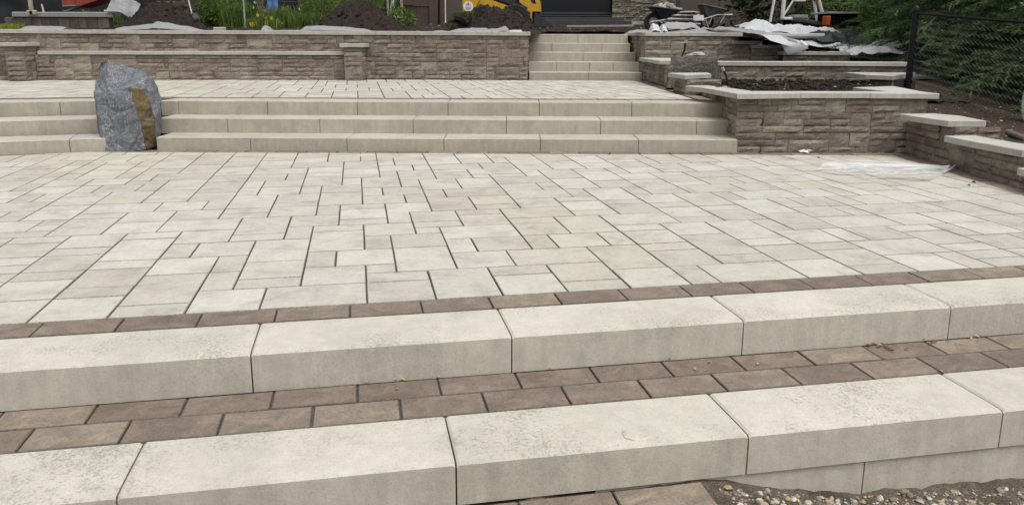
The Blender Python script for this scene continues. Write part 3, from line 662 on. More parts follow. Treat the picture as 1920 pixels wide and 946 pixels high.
# planter wall at the right end of the broad steps
R1Y = 8.86
pw = wall('planter_wall', (3.5, R1Y, 0), 'waist-high brown stone planter wall with pale capstones at the right end of the broad steps')
face(pw, (2.505, R1Y), (4.62, R1Y), -.02, .600, 71, thick=.3)
face(pw, (2.60, 11.0), (2.505, R1Y), .40, .600, 73, thick=.3)
face(pw, (2.535, 9.60), (2.505, R1Y), .02, .400, 74, thick=.3)
face(pw, (4.62, R1Y), (4.66, 9.9), .3, .600, 75, thick=.3)
z0, z1 = .603, .660
c0 = U(1382.5, 175.6, z1); c1 = U(1285.5, 161, z1); c2 = U(1327, 160.4, z1)
Xr = 4.715; fy = R1Y - .055
xs = [c0[0] + .002, A(1502, 178, fy).x, A(1632, 178, fy).x, Xr]
inner = .31
capstone(pw, [c0, (xs[1] - .003, fy), (xs[1] - .003, fy + inner), (c0[0] + .30, fy + inner)], z0, z1)
capstone(pw, [(xs[1] + .002, fy), (xs[2] - .003, fy), (xs[2] - .003, fy + inner), (xs[1] + .002, fy + inner)], z0, z1)
capstone(pw, [(xs[2] + .002, fy), (xs[3], fy), (xs[3] - .02, fy + inner), (xs[2] + .002, fy + inner)], z0, z1)
capstone(pw, [(c0[0] - .003, c0[1] + .006), (c0[0] + .294, fy + inner + .004), (c2[0] + .14, 9.75), ((c0[0] * .55 + c1[0] * .45), 9.62)], z0, z1)
capstone(pw, [((c0[0] * .55 + c1[0] * .45) - .002, 9.626), (c2[0] + .138, 9.756), c2, c1], z0, z1)
rp = [U(1599.5, 163.6, z1), (4.33, fy + inner + .005), (Xr - .02, fy + inner + .005), U(1676, 161.4, z1)]
capstone(pw, rp, z0, z1)

# stepped side wall running back beside the upper patio
sw = wall('side_wall', (2.5, 12, .484), 'short stone side wall with a pale cap beside the brown boulder, running back to the narrow steps')
face(sw, (2.37, 14.62), (2.42, 12.55), .484, .83, 81, thick=.5)
face(sw, (2.42, 12.55), (2.95, 12.55), .484, .83, 82, thick=0)
capstone(sw, [(2.26, 14.38), (2.30, 12.62), (3.05, 12.62), (3.05, 14.38)], .835, .893)
pr_ = wall('pier', (2.6, 11.3, .484), 'low stone pier with a square pale cap in front of the brown boulder', 'pier')
face(pr_, (2.36, 11.65), (2.38, 10.95), .484, .690, 83, thick=.3)
face(pr_, (2.38, 10.95), (2.86, 10.95), .484, .690, 84, thick=.5)
capstone(pr_, [U(1253, 136.8, .75), U(1284.6, 141.2, .75), U(1334, 138.6, .75), (2.86, 11.75)], .693, .75)

w4 = wall('terrace_wall', (4.6, 12.2, .6), 'long low dark terrace wall with a pale cap behind the bare planting bed')
face(w4, (3.02, 12.2), (5.98, 12.2), .50, .835, 91)
x4 = [U(x, 116, .89)[0] * 12.15 / U(x, 116, .89)[1] for x in (1347.5, 1420, 1506, 1585, 1673)] + [6.06]
caps(w4, [(x, 12.2) for x in x4], .838, .896, .34)
w5 = wall('pier', (5.6, 11.3, .6), 'stone pier with a pale cap beside the black fence post behind the planting bed', 'pier')
p4 = [U(1622, 140, .75), U(1674, 142, .75), (6.05, 12.05), (5.0, 12.05)]
capstone(w5, p4, .690, .75)
face(w5, (p4[0][0] + .12, p4[0][1] + .1), (p4[1][0] + .05, p4[1][1] + .1), .55, .687, 92, thick=.6)

w3 = wall('retaining_wall', (3.5, 14.4, .8), 'brown stone retaining wall right of the narrow steps, stepping down to the right under plastic sheeting')
face(w3, (2.36, 16.5), (2.37, 14.42), .62, 1.27, 101, thick=.3)
X3 = A(1387, 68, 14.42).x
face(w3, (2.37, 14.42), (X3, 14.42), .78, 1.27, 102)
jx = [A(x, 62, 14.38).x for x in (1207, 1276, 1350, 1393)]
caps(w3, [(x, 14.42) for x in [2.35] + jx[1:]], 1.273, 1.335, .34)
caps(w3, [(2.345, 16.5), (2.345, 15.5), (2.345, 14.78)], 1.273, 1.335, .34, over=.05)
def seg(px0, px1, yt, Y, seed, nx):
    z = A((px0 + px1) / 2, yt, Y).z; xa_, xb_ = A(px0, yt, Y).x, A(px1, yt, Y).x
    face(w3, (xa_ + .02, Y + .045), (xb_ - .05, Y + .045), .72, z - .06, seed)
    L = xb_ - xa_; caps(w3, [(xa_ + L * q / nx, Y + .045) for q in range(nx + 1)], z - .058, z, .34)
    return z
seg(1373, 1430, 76.5, 14.36, 103, 1); seg(1409, 1482, 84.5, 14.30, 104, 1); zc = seg(1469, 1603, 97, 14.0, 105, 2)

# right hand wall running forward
rw = wall('side_wall', (4.4, 8, 0), 'stone wall on the right edge of the patio stepping down towards the camera under three pale caps')
face(rw, (4.405, 8.82), (4.385, 7.86), -.02, .395, 111, thick=.4)
face(rw, (4.385, 7.86), (4.360, 6.62), -.02, .265, 112, thick=.4)
face(rw, (4.360, 6.62), (4.30, 3.6), -.02, .130, 113, thick=.4)
face(rw, (4.39, 7.835), (4.86, 7.86), .2, .395, 114, thick=.3)
z = .458
capstone(rw, [U(1689, 213.3, z), (U(1778.5, 226.2, z)[0] * .5 + U(1689, 213.3, z)[0] * .5 - .02, (U(1778.5, 226.2, z)[1] + U(1689, 213.3, z)[1]) / 2), (4.74, 8.4), U(1750, 212.2, z)], z - .06, z)
capstone(rw, [(U(1778.5, 226.2, z)[0] * .5 + U(1689, 213.3, z)[0] * .5 - .02, (U(1778.5, 226.2, z)[1] + U(1689, 213.3, z)[1]) / 2 - .004), U(1778.5, 226.2, z), U(1849.5, 226.4, z), (4.74, 8.394)], z - .06, z)
z = .330
a7, b7, c7 = U(1771, 254.2, z), U(1917, 281.5, z), U(1829, 253.8, z)
m7 = ((a7[0] + b7[0]) / 2 - .01, (a7[1] + b7[1]) / 2)
capstone(rw, [a7, m7, (m7[0] + .33, m7[1] + .02), c7], z - .06, z)
capstone(rw, [(m7[0], m7[1] - .004), b7, (b7[0] + .36, b7[1] + .02), (m7[0] + .33, m7[1] + .016)], z - .06, z)
z = .195
a8 = U(1908, 314.6, z)
capstone(rw, [(a8[0], a8[1]), (a8[0] + .1, 5.6), (a8[0] + .45, 5.6), (a8[0] + .33, a8[1])], z - .06, z)
capstone(rw, [(a8[0] + .1, 5.59), (a8[0] + .1, 4.5), (a8[0] + .45, 4.5), (a8[0] + .45, 5.59)], z - .06, z)

# ------------------------------------------------------------------ soil
def h_up(x, y):
    z = 1.285 + .037 * max(0, y - 14.6)
    if x > 2.6:
        k_ = sm(3.6, 6.4, x) * sm(18.5, 14.2, y); z -= .36 * k_
    return z + .025 * fbm(x * 1.6, y * 1.6, 2) + .018 * fbm(x * 6, y * 6, 3)
tag(grid('garden_soil', -14, 2.6, 14.5, 23.9, 170, 100, h_up, SOIL, keep=lambda x, y: (y > 14.75 if x < .55 else y > 16.38) and not (x > 2.66 and y < 14.7) and (x > -6.2 or y > 14.75) ), kind='structure')
ls = grid('garden_soil', -14, -6, 13.3, 14.9, 60, 16, lambda x, y: 1.27 + .02 * fbm(x * 3, y * 3), SOIL, keep=lambda x, y: y > wy(W1, x) + .25); tag(ls, kind='structure')
def h_r(x, y):
    z = h_up(x, y)
    return z
tag(grid('terrace_soil', 2.61, 9.5, 14.0, 23.9, 90, 120, h_r, SOIL, keep=lambda x, y: y > 14.72 or x > X3 - .1), kind='structure')
tag(grid('planting_bed', 2.75, 5.2, 9.0, 12.25, 80, 90, lambda x, y: .555 + .05 * sm(10, 12, y) + .035 * fbm(x * 3, y * 3, 5) + .03 * fbm(x * 13, y * 13, 1), SOIL), kind='structure')
tag(grid('terrace_bed', 2.9, 6.4, 12.45, 14.5, 50, 30, lambda x, y: .78 + .03 * fbm(x * 5, y * 5, 5), SOIL), kind='structure')
def h_m(x, y):
    pts_ = [(3, -.75), (6, -.12), (8, .20), (9.5, .26), (11.3, .50), (14, .86), (17.5, 1.25), (24, 1.6)]
    z = pts_[-1][1]
    for (a, p), (b, q) in zip(pts_, pts_[1:]):
        if y <= b: z = p + (q - p) * max(0, y - a) / (b - a); break
    return z + .015 * fbm(x * 3, y * 3) + .012 * fbm(x * 14, y * 14)
tag(grid('mulch_bank', 4.6, 16, 3.2, 24, 150, 200, h_m, MULCH, keep=lambda x, y: (x > 4.75 if y > 9 else x > 4.6) and not (x < 5.75 and y > 10.6) and not (x < 9.4 and y > 14.2)), kind='structure')
back = MB(); back.add([(-60, 23.5, 1.45), (60, 23.5, 1.45), (60, 120, 2.0), (-60, 120, 2.0)], [(0, 1, 2, 3)]); tag(back.obj('back_ground', SOIL), kind='structure')

def mound(name, label, cx, cy, rx, ry, h, seed, mat=SOIL, peak=0.0, sharp=1.3):
    def hf(x, y):
        d = math.sqrt(((x - cx) / rx) ** 2 + ((y - cy) / ry) ** 2) * (1 + .13 * noise.noise(Vector((x * 1.2, y * 1.2, seed))))
        q = max(0, 1 - d)
        return h_up(x, y) - .06 + (h + .06) * (sm(0, 1, q * 1.05) * .6 + .4 * min(1, q * 1.3)) * (1 + .14 * fbm(x * 2.5, y * 2.5, seed)) + (.06 * fbm(x * 6, y * 6, seed) + .045 * fbm(x * 17, y * 17, seed)) * (q > 0)
    o = grid(name, cx - rx * 1.05, cx + rx * 1.05, cy - ry * 1.05, cy + ry * 1.05, 150, 90, hf, mat)
    cl = MB(); rg = random.Random(seed)
    for _ in range(420):
        a, d = rg.uniform(0, 6.283), rg.random() ** .6; x, y = cx + rx * .95 * d * math.cos(a), cy + ry * .95 * d * math.sin(a)
        pebble(cl, x, y, hf(x, y) + .004, min(.05, .010 + rg.expovariate(90)), rg)
    cl.obj('clods', mat, o)['kind'] = 'stuff'
    tag(o, label, 'soil heap', kind=None); return o
mound('soil_heap', 'dark soil heap in front of the dry stacked stones, left of the garden plants', A(300, 40, 16.6).x, 16.7, 1.05, .95, .50, 3)
mound('soil_heap', 'broad smooth dark soil heap in front of the round green shrub', A(668, 40, 16.6).x, 16.6, 1.25, 1.1, .52, 9)
mound('soil_heap', 'rough dark soil heap with turf on its left, in front of the yellow loader', A(936, 40, 17.2).x, 17.3, 1.05, .8, .46, 14, sharp=.9)
mound('soil_heap', 'low dark soil heap covered in white plastic sheeting, right of the wheelbarrows', 5.6, 16.4, 1.5, 1.0, .22, 20, sharp=1.0)

# ------------------------------------------------------------------ boulders
def rock(name, label, V_, Fc, mats, amp, cuts=3, seed=1, rel_origin=(0, 0, 0)):
    """facets given as polygons with a material index; split finely and broken up with fractal steps"""
    import bmesh
    bm = bmesh.new(); vs = [bm.verts.new(p) for p in V_]
    for f, mi in Fc:
        q = bm.faces.new([vs[i] for i in f]); q.material_index = mi
    bmesh.ops.recalc_face_normals(bm, faces=bm.faces)
    bmesh.ops.triangulate(bm, faces=bm.faces)
    rj = random.Random(seed)
    for lv in range(cuts):
        bmesh.ops.subdivide_edges(bm, edges=bm.edges[:], cuts=1, use_grid_fill=True); bmesh.ops.triangulate(bm, faces=[f for f in bm.faces if len(f.verts) > 3])
        bm.normal_update()
        if lv < 2:
            for v in bm.verts: v.co += v.normal * rj.uniform(-.65, .65) * amp * (1.0 if lv == 0 else .75) + Vector((rj.uniform(-1, 1), rj.uniform(-1, 1), rj.uniform(-1, 1))) * amp * .6
    bm.normal_update()
    dv = {}
    for v in bm.verts:
        p = v.co; n = v.normal
        q = Vector((p.x * 5 + seed, p.y * 5, p.z * 7)); s = noise.fractal(q, .8, 2.1, 4)
        st = math.floor((s + 1) * 4 + .5) / 4 - 1                           # broken ledges
        vz = noise.voronoi(Vector((p.x * 7, p.y * 7, p.z * 9 + seed)))[0][0]
        pp = Vector((p.x * 4.5 + seed, p.y * 4.5, p.z * 4.0 + .6 * p.x)); fc = 0
        for sc_, wt in ((1, 1.0), (2.6, .45)):
            cc = noise.voronoi(pp * sc_)[1][0]; rv = Vector((math.sin(cc.x * 91.7 + cc.z * 13), math.sin(cc.y * 57.3 + cc.x * 31), math.sin(cc.z * 71.1 + cc.y * 17)))
            fc += wt * ((pp * sc_ - cc).dot(rv) * .9 + .5 * math.sin(cc.x * 37 + cc.y * 11 + cc.z * 5))
        dv[v] = n * amp * (.16 * s + .22 * st + .16 * fc)
    for v, d in dv.items(): v.co += d
    for v in bm.verts: v.co -= Vector(rel_origin)
    m = bpy.data.meshes.new(name); bm.to_mesh(m); bm.free()
    for x in mats: m.materials.append(x)
    o = bpy.data.objects.new(name, m); o.location = rel_origin; link(o); return tag(o, label, 'boulder')
def slate(name, c0, c1, c2, vein):
    k = NM(name)
    c = k.ramp(k.noise(4, 7, 0.7, dist=1.0), [(0.3, c0), (0.5, c1), (0.7, c2)])
    v1 = k.noise(7, 5, 0.6, dist=1.8); vv = k.ramp(k.math('ABSOLUTE', k.math('SUBTRACT', v1, 0.5)), [(0.0, 1.0), (0.024, 0.0)])
    v2 = k.ramp(k.noise(2.3, 3), [(0.40, 0.0), (0.5, 1.0)]); c = k.mix(c, vein, k.math('MULTIPLY', k.math('MULTIPLY', vv, v2), .8))
    v3 = k.noise(3.2, 4, 0.55, dist=2.2); c = k.mix(c, vein, k.math('MULTIPLY', k.ramp(k.math('ABSOLUTE', k.math('SUBTRACT', v3, 0.5)), [(0.0, 1.0), (0.014, 0.0)]), .7))
    fleck = k.ramp(k.noise(26, 5, 0.75), [(0.60, 0.0), (0.68, 0.8)]); c = k.mix(c, vein, fleck)
    c = k.mix(c, k.ramp(k.noise(60, 5, 0.8), [(0.3, 0.75), (0.7, 1.2)]), 1.0, 'MULTIPLY')
    k.bump(k.math('ADD', k.math('MULTIPLY', k.noise(9, 8, 0.75, stretch=(1, 1, 1.6), dist=1.2), 2.0), k.noise(45, 6, 0.75)), 1.0, 0.03)
    return k.done(c, 0.75)
SLATE = slate('blue_grey_rock', (0.14, 0.15, 0.175), (0.21, 0.225, 0.255), (0.30, 0.315, 0.345), (0.58, 0.59, 0.61))
k = NM('ochre_rock'); c = k.ramp(k.noise(6, 7, 0.75, dist=.8), [(0.32, (0.05, 0.048, 0.04)), (0.46, (0.12, 0.095, 0.05)), (0.58, (0.185, 0.125, 0.05)), (0.75, (0.15, 0.14, 0.10))])
c = k.mix(c, (0.20, 0.21, 0.225), k.ramp(k.noise(5.5, 6, .7, dist=.8), [(0.56, 0.0), (0.64, .9)]))
k.bump(k.noise(14, 7, 0.75), 1.0, 0.03); OCHRE = k.done(c, 0.85)
BROWNROCK = slate('brown_grey_rock', (0.075, 0.062, 0.050), (0.12, 0.105, 0.088), (0.17, 0.15, 0.125), (0.30, 0.29, 0.27))
k = NM('rust_rock'); c = k.ramp(k.noise(6, 7, 0.75, dist=.8), [(0.32, (0.09, 0.06, 0.035)), (0.5, (0.17, 0.10, 0.05)), (0.7, (0.14, 0.12, 0.09))])
k.bump(k.noise(14, 7, 0.75), 1.0, 0.03); RUST = k.done(c, 0.85)

q = lambda x, y, Y: tuple(A(x / 3.154, y / 3.154, Y))
Yf = 8.66
V_ = [q(625, 892, Yf), q(752, 896, Yf - .02), q(862, 880, Yf + .04), q(925, 868, Yf + .20),                 # 0-3 base
      q(562, 560, Yf + .16), q(640, 532, Yf + .06), q(768, 520, Yf + .02),                                     # 4-6 front ridge
      q(852, 524, Yf + .07), q(888, 610, Yf + .07), q(918, 730, Yf + .10),                                     # 7-9 right of the ochre band
      q(798, 640, Yf), q(828, 720, Yf), q(848, 800, Yf + .01),                                                 # 10-12 left of the ochre band
      q(588, 375, Yf + .30), q(640, 363, Yf + .30), q(765, 396, Yf + .33), q(828, 412, Yf + .42), q(868, 440, Yf + .26), # 13-17 top
      q(905, 462, Yf + .36), q(945, 540, Yf + .42), q(957, 600, Yf + .45), q(950, 770, Yf + .42),             # 18-21 right side
      q(600, 790, Yf + .04), q(575, 690, Yf + .08),                                                            # 22-23 left edge
      q(560, 500, Yf + .34), q(582, 465, Yf + .34),                                                            # 24-25
      q(600, 880, Yf + .5), q(930, 860, Yf + .62), q(610, 420, Yf + .66), q(800, 440, Yf + .70), q(930, 540, Yf + .70), q(560, 600, Yf + .55)] # 26-31 back
Fc = [((0, 1, 12, 11, 10, 6, 5, 4, 23, 22), 0), ((1, 2, 12), 0), ((2, 3, 9, 8, 7, 6, 10, 11, 12), 1),
      ((3, 21, 20, 19, 9), 0), ((9, 19, 8), 0), ((8, 19, 18, 7), 0), ((7, 18, 17), 0), ((6, 7, 17, 16), 0), ((5, 6, 16, 15), 0), ((5, 15, 14), 0), ((5, 14, 13, 25), 0), ((4, 5, 25, 24), 0),
      ((13, 14, 28), 0), ((14, 15, 29, 28), 0), ((15, 16, 29), 0), ((16, 17, 18, 30, 29), 0), ((18, 19, 20, 30), 0), ((20, 21, 27, 30), 0), ((21, 3, 27), 0),
      ((25, 13, 28, 31), 0), ((24, 25, 31), 0), ((4, 24, 31), 0), ((23, 4, 31), 0), ((22, 23, 31, 26), 0), ((0, 22, 26), 0), ((28, 29, 30, 27, 26, 31), 0), ((0, 26, 27, 3, 2, 1), 0)]
rock('boulder', 'tall blue-grey boulder with an ochre streak standing in the broad steps', V_, Fc, [SLATE, OCHRE], .0145, 4, 2, (-4.3, 8.9, 0))
q = lambda x, y, Y: tuple(A(1160 + x / 5.257, y / 5.257, Y))
Yf = 12.0
V_ = [q(462, 870, Yf - .1), q(985, 860, Yf), q(1000, 730, Yf + .05), q(965, 575, Yf + .08), q(930, 590, Yf), q(520, 570, Yf + .1), q(500, 700, Yf), q(560, 560, Yf + .5), q(940, 560, Yf + .5), q(1000, 860, Yf + .6), q(462, 870, Yf + .6)]
Fc = [((0, 1, 4, 5, 6), 0), ((1, 2, 3, 4), 0), ((5, 4, 3, 8, 7), 0), ((0, 6, 5, 7, 10), 0), ((1, 9, 8, 3, 2), 0), ((7, 8, 9, 10), 0), ((0, 10, 9, 1), 0)]
rock('boulder', 'squat brown flat-topped boulder set in the side wall, a bag lying on top', V_, Fc, [BROWNROCK, RUST], .016, 4, 8, (2.75, 12.2, .5))

# ------------------------------------------------------------------ chain link fence
P0 = A(1702, 165, 11.3); P1 = A(1921, 231, 9.48)
ft = A(1714, 10, 11.3).z
fn = empty('chain_link_fence', (P0.x, P0.y, P0.z), 0, 'black chain link fence with a thick end post in front of the spruces', 'fence')
base = Vector(P0); dxy = Vector((P1.x - P0.x, P1.y - P0.y, 0)); Lf = dxy.length; dn = dxy.normalized()
zt0, zt1 = A(1720, 25, 11.3).z, A(1920, 44, 9.48).z; zb0, zb1 = P0.z - .02, P1.z - .02
LL = 2.9
def fp(t, s): # t metres along, s 0..1 up
    k_ = t / Lf; b_ = zb0 + (zb1 - zb0) * k_; tp = zt0 + (zt1 - zt0) * k_
    return Vector((P0.x + dn.x * t, P0.y + dn.y * t, b_ + (tp - b_) * s))
def lpt(m): m.v = [(x - fn.location[0], y - fn.location[1], z - fn.location[2]) for x, y, z in m.v]; return m
m = MB(); m.tube([fp(0, -.25), fp(0, 1.04)], .045, 12); m.tube([fp(0, 1.04), fp(0, 1.07), fp(0, 1.1)], [.052, .045, .01], 12); lpt(m).obj('post', FENCE, fn, smooth=False)
m = MB(); m.tube([fp(LL, -.25), fp(LL, 1.05)], .03, 10); lpt(m).obj('post', FENCE, fn)
m = MB(); m.tube([fp(0.02, 1.0), fp(LL, 1.0)], .021, 8); lpt(m).obj('top_rail', FENCE, fn)
m = MB(); st = .072
nw = int(LL / st); ns = 24
wv = []
nrm = Vector((-dn.y, dn.x, 0))
for i in range(nw):
    pts_ = []
    for j in range(0, ns + 3):
        t = .06 + st * i + (st * .5 if j % 2 else -st * .5) * 1.0
        pts_.append(fp(max(.04, t), min(1.04, j / ns)) + nrm * (.004 if j % 2 else -.004))
    m.tube(pts_, .0048, 3, cap=False)
o = lpt(m).obj('wire_mesh', WIRE, fn); o['kind'] = 'stuff'
m = MB()
for j in range(4): m.tube([fp(.0, .12 + .27 * j) + nrm * .05, fp(.0, .12 + .27 * j) - nrm * .05], .052, 8)
m = MB()
for j in range(5): m.tube([fp(0, .1 + .2 * j) , fp(0, .112 + .2 * j + .012)], .052, 12)
lpt(m).obj('tension_band', FENCE, fn)

# ------------------------------------------------------------------ plants
def leaves(mb, c, r, n, size, rg, asp=.45, shell=.55, flat=.0, up=.3):
    for _ in range(n):
        d = Vector((rg.gauss(0, 1), rg.gauss(0, 1), rg.gauss(0, 1))).normalized(); q = shell + (1 - shell) * rg.random() ** .6
        lump = 1 + .28 * noise.noise(d * 2.6 + Vector(c)) + .15 * noise.noise(d * 7 + Vector(c))
        p = Vector(c) + Vector((d.x * r[0], d.y * r[1], d.z * r[2])) * (q * lump)
        a = (d + Vector((rg.uniform(-1, 1), rg.uniform(-1, 1), rg.uniform(-1, 1) + up)) * .9).normalized()
        b = a.cross(Vector((rg.uniform(-1, 1), rg.uniform(-1, 1), rg.uniform(-1, 1)))).normalized()
        s = size * rg.uniform(.6, 1.3); w = s * asp * .5
        mb.add([p, p + a * s * .5 + b * w, p + a * s, p + a * s * .5 - b * w], [(0, 1, 2, 3)])
def blades(mb, c, rx, ry, n, h, w, rg, lean=.5, zf=None):
    for _ in range(n):
        x, y = c[0] + rg.uniform(-rx, rx), c[1] + rg.uniform(-ry, ry); z = c[2] if zf is None else zf(x, y)
        a = rg.uniform(0, 6.28); L = h * rg.uniform(.5, 1.15); lx, ly = math.cos(a) * lean * L * rg.random(), math.sin(a) * lean * L * rg.random(); e = rg.uniform(0, 3.1); wx, wy_ = math.cos(e) * w, math.sin(e) * w
        mb.add([(x - wx, y - wy_, z), (x + wx, y + wy_, z), (x + lx * .4 + wx * .7, y + ly * .4 + wy_ * .7, z + L * .6), (x + lx, y + ly, z + L), (x + lx * .4 - wx * .7, y + ly * .4 - wy_ * .7, z + L * .6)], [(0, 1, 2, 3, 4)])
def plant(name, label, cat, X, Y, z, parts, mat, stems=6, group=None):
    r = empty(name, (X, Y, z), 0, label, cat, group); rg = random.Random(int(X * 131 + Y * 17) & 1023); m = MB()
    for c, rad, n, s, asp in parts: leaves(m, c, rad, n, s, rg, asp)
    m.obj('foliage', mat, r, tint=True); t = MB()
    top = max(c[2] for c, *_ in parts)
    for k_ in range(stems):
        a = rg.uniform(0, 6.28); e = rg.uniform(.05, .22); t.tube([(0, 0, -.05), (math.cos(a) * e * .4, math.sin(a) * e * .4, top * .5), (math.cos(a) * e, math.sin(a) * e, top)], [.012, .009, .004], 4)
    t.obj('stems', BARK, r); return r

def spruce(label, X, Y, z, H, R, seed, n_b=70, low=.0, needle=.075, dens=1.0):
    rg = random.Random(seed); r = empty('spruce_tree', (X, Y, z), 0, label, 'tree', 'dark spruces behind the fence')
    t = MB(); t.tube([(0, 0, -.2), (.02, 0, H * .4), (0, .03, H)], [.11, .075, .015], 8); t.obj('trunk', BARK, r)
    m = MB(); bm_ = MB()
    for b in range(n_b):
        f = (b + rg.random()) / n_b; hz = low + f ** 1.15 * (H - low) * .96; a = b * 2.39996 + rg.uniform(-.3, .3)
        L = R * (1 - (hz / H) ** 1.1) * rg.uniform(.75, 1.12) + .12; droop = rg.uniform(.10, .32)
        pts_ = []
        for s in range(7):
            q = s / 6; pts_.append(Vector((math.cos(a) * L * q, math.sin(a) * L * q, hz + L * (.16 * q - droop * q * q * 1.3))))
        bm_.tube(pts_, [.016 * (1 - s / 7.5) for s in range(7)], 4, cap=False)
        side = Vector((-math.sin(a), math.cos(a), 0))
        for s in range(int(26 * dens)):
            q = .14 + .86 * (s + rg.random()) / (26 * dens); k_ = q * 6; i = min(5, int(k_)); p = pts_[i].lerp(pts_[i + 1], k_ - i); dr = (pts_[min(i + 1, 6)] - pts_[i]).normalized()
            for sg in (-1, 1):
                tl = L * .30 * (1 - q * .62) * rg.uniform(.6, 1.25) + .05
                td = (dr * rg.uniform(.5, .9) + side * sg * rg.uniform(.5, .95) + Vector((0, 0, rg.uniform(-.45, .08)))).normalized()
                tt = rg.random() * .55 + (.45 if q > .75 else 0) * rg.random()
                nn = max(5, int(tl / .012))
                for j in range(nn):
                    o_ = p + td * tl * (j + rg.random()) / nn; ax = (td * rg.uniform(.5, 1.0) + Vector((rg.uniform(-1, 1), rg.uniform(-1, 1), rg.uniform(-.9, 1))) * .75).normalized()
                    bb = ax.cross(Vector((rg.uniform(-1, 1), rg.uniform(-1, 1), .2))).normalized() * .0065; e = needle * rg.uniform(.5, 1.0)
                    m.add([o_ - bb, o_ + bb, o_ + ax * e], [(0, 1, 2)], t=min(.99, max(0, tt + rg.uniform(-.12, .15))) / 5.17 + .0)
    m.obj('crown', SPRUCE, r, tint=True); bm_.obj('boughs', BARK, r); return r
spruce('large dark spruce with pale tips, right edge of the picture behind the fence', 7.9, 10.9, .35, 4.2, 2.1, 1, 120, .05, dens=1.15)
spruce('low dense spruce filling the gap behind the middle of the fence', 8.0, 12.6, .55, 3.2, 1.7, 8, 100, .0)
spruce('small spruce with low boughs just behind the fence', 7.0, 12.0, .50, 1.5, .8, 9, 46, .0)
spruce('little spruce nearest the fence, its boughs almost touching the mesh', 7.2, 10.2, .32, 1.7, .85, 12, 50, .0)
spruce('tall dark spruce standing just right of the thick fence post', 7.35, 13.6, .75, 5.0, 1.75, 2, 100, .15)
spruce('dark spruce at the back between the shrub and the fence', 7.9, 16.2, 1.1, 5.5, 1.9, 3, 74, .1)
spruce('dark spruce filling the far right corner', 10.6, 13.4, .8, 5.5, 2.4, 4, 80, .0)
spruce('dark spruce behind all the others at the back right', 11.2, 17.5, 1.2, 6.5, 2.8, 5, 76, .0, dens=.8)

hg = empty('hedge', (11.5, 19.5, 1.2), 0, 'very dark evergreen mass behind the spruces, closing off the far right', 'hedge'); rg = random.Random(71); m = MB()
for c, rad in (((-4.6, .5, 1.6), (1.8, .8, 2.2)), ((-2.0, 0, 1.8), (2.0, .8, 2.6)), ((.8, -.5, 1.8), (2.0, .9, 2.6)), ((3.4, -2.5, 1.8), (1.6, 1.2, 2.6)), ((3.6, -6, 1.4), (1.2, 2.4, 2.4))): leaves(m, c, rad, 6500, .16, rg, .4, shell=.6)
m.obj('foliage', leafmat('dark_evergreen', [(0.010, 0.020, 0.011), (0.02, 0.038, 0.018), (0.035, 0.06, 0.028)]), hg, tint=True); t = MB()
for x in (-4.6, -2, .8, 3.4): t.tube([(x, .2, -.2), (x, .2, 2.5)], [.1, .03], 6)
t.obj('trunk', BARK, hg)
zb = h_m(6.9, 15.6)
plant('shrub', 'loose light green shrub between the black crate and the fence post', 'shrub', 7.25, 15.4, 1.0, [((-.12, 0, .75), (.55, .5, .62), 2600, .085, .45), ((.1, .1, .3), (.5, .45, .4), 1500, .08, .45), ((-.05, 0, 1.45), (.5, .45, .5), 1900, .085, .45)], BUSH, 10)
plant('shrub', 'light green shrub behind the black crate', 'shrub', A(1588, 10, 18.5).x, 18.8, 1.45, [((0, 0, .5), (.75, .4, .42), 2200, .08, .4)], BUSH)
plant('shrub', 'round bright green shrub behind the broad soil heap', 'shrub', A(598, 20, 19).x, 19, 1.48, [((0, 0, .50), (.42, .4, .5), 3000, .07, .32), ((-.1, 0, .2), (.4, .4, .22), 700, .07, .35)], BUSH)
plant('shrub', 'lime green shrub beside the shovel', 'shrub', A(395, 20, 18.6).x, 18.6, 1.46, [((-.2, 0, .38), (.5, .4, .38), 2600, .065, .45), ((.35, 0, .25), (.5, .35, .30), 1900, .07, .4)], BUSH)
plant('shrub', 'small green bush at the foot of the brown boards', 'shrub', A(752, 40, 19.2).x, 19.2, 1.47, [((0, 0, .18), (.34, .3, .22), 1100, .07, .45)], BUSH)
def herb(label, px, Y, w, h, n, blade=900, cat='garden plant', mat=HERB):
    X = A(px, 30, Y).x; z = h_up(X, Y) - .02; r = empty('garden_plant', (X, Y, z), 0, label, cat, 'garden plants above the long wall'); rg = random.Random(int(px)); m = MB()
    blades(m, (0, 0, 0), w, .35, blade, h, .010, rg, .6); leaves(m, (0, 0, h * .4), (w, .3, h * .5), n, .06, rg, .3, shell=.2)
    m.obj('foliage', mat, r, tint=True); return r
h1 = herb('tall grassy green plant beside the lime shrub', 455, 18.2, .42, .58, 2600, 450)
h2 = herb('green plant with yellow and white flowers left of the middle', 492, 17.6, .34, .28, 1500, 300, mat=BUSH)
h3 = herb('feathery green plant below the blue cloth', 530, 18.4, .50, .50, 2600, 350, mat=BUSH)
h4 = herb('spiky green plant left of the broad soil heap', 580, 17.9, .30, .34, 500, 1200)
h5 = herb('dark green plant behind the broad soil heap', 655, 20.5, .75, .75, 2600)
h6 = herb('green plant at the right of the lime shrub', 425, 18.9, .35, .70, 2600, 300)
h7 = herb('grassy weeds beside the red trailer', 168, 19.5, .65, .35, 900, 1600)
h8 = herb('weeds at the foot of the dry stacked stones', 322, 17.4, .14, .22, 260, 200)
h9 = herb('tall wispy plant beside the thin tree', 700, 21.5, .5, .9, 1400)
fr = random.Random(4)
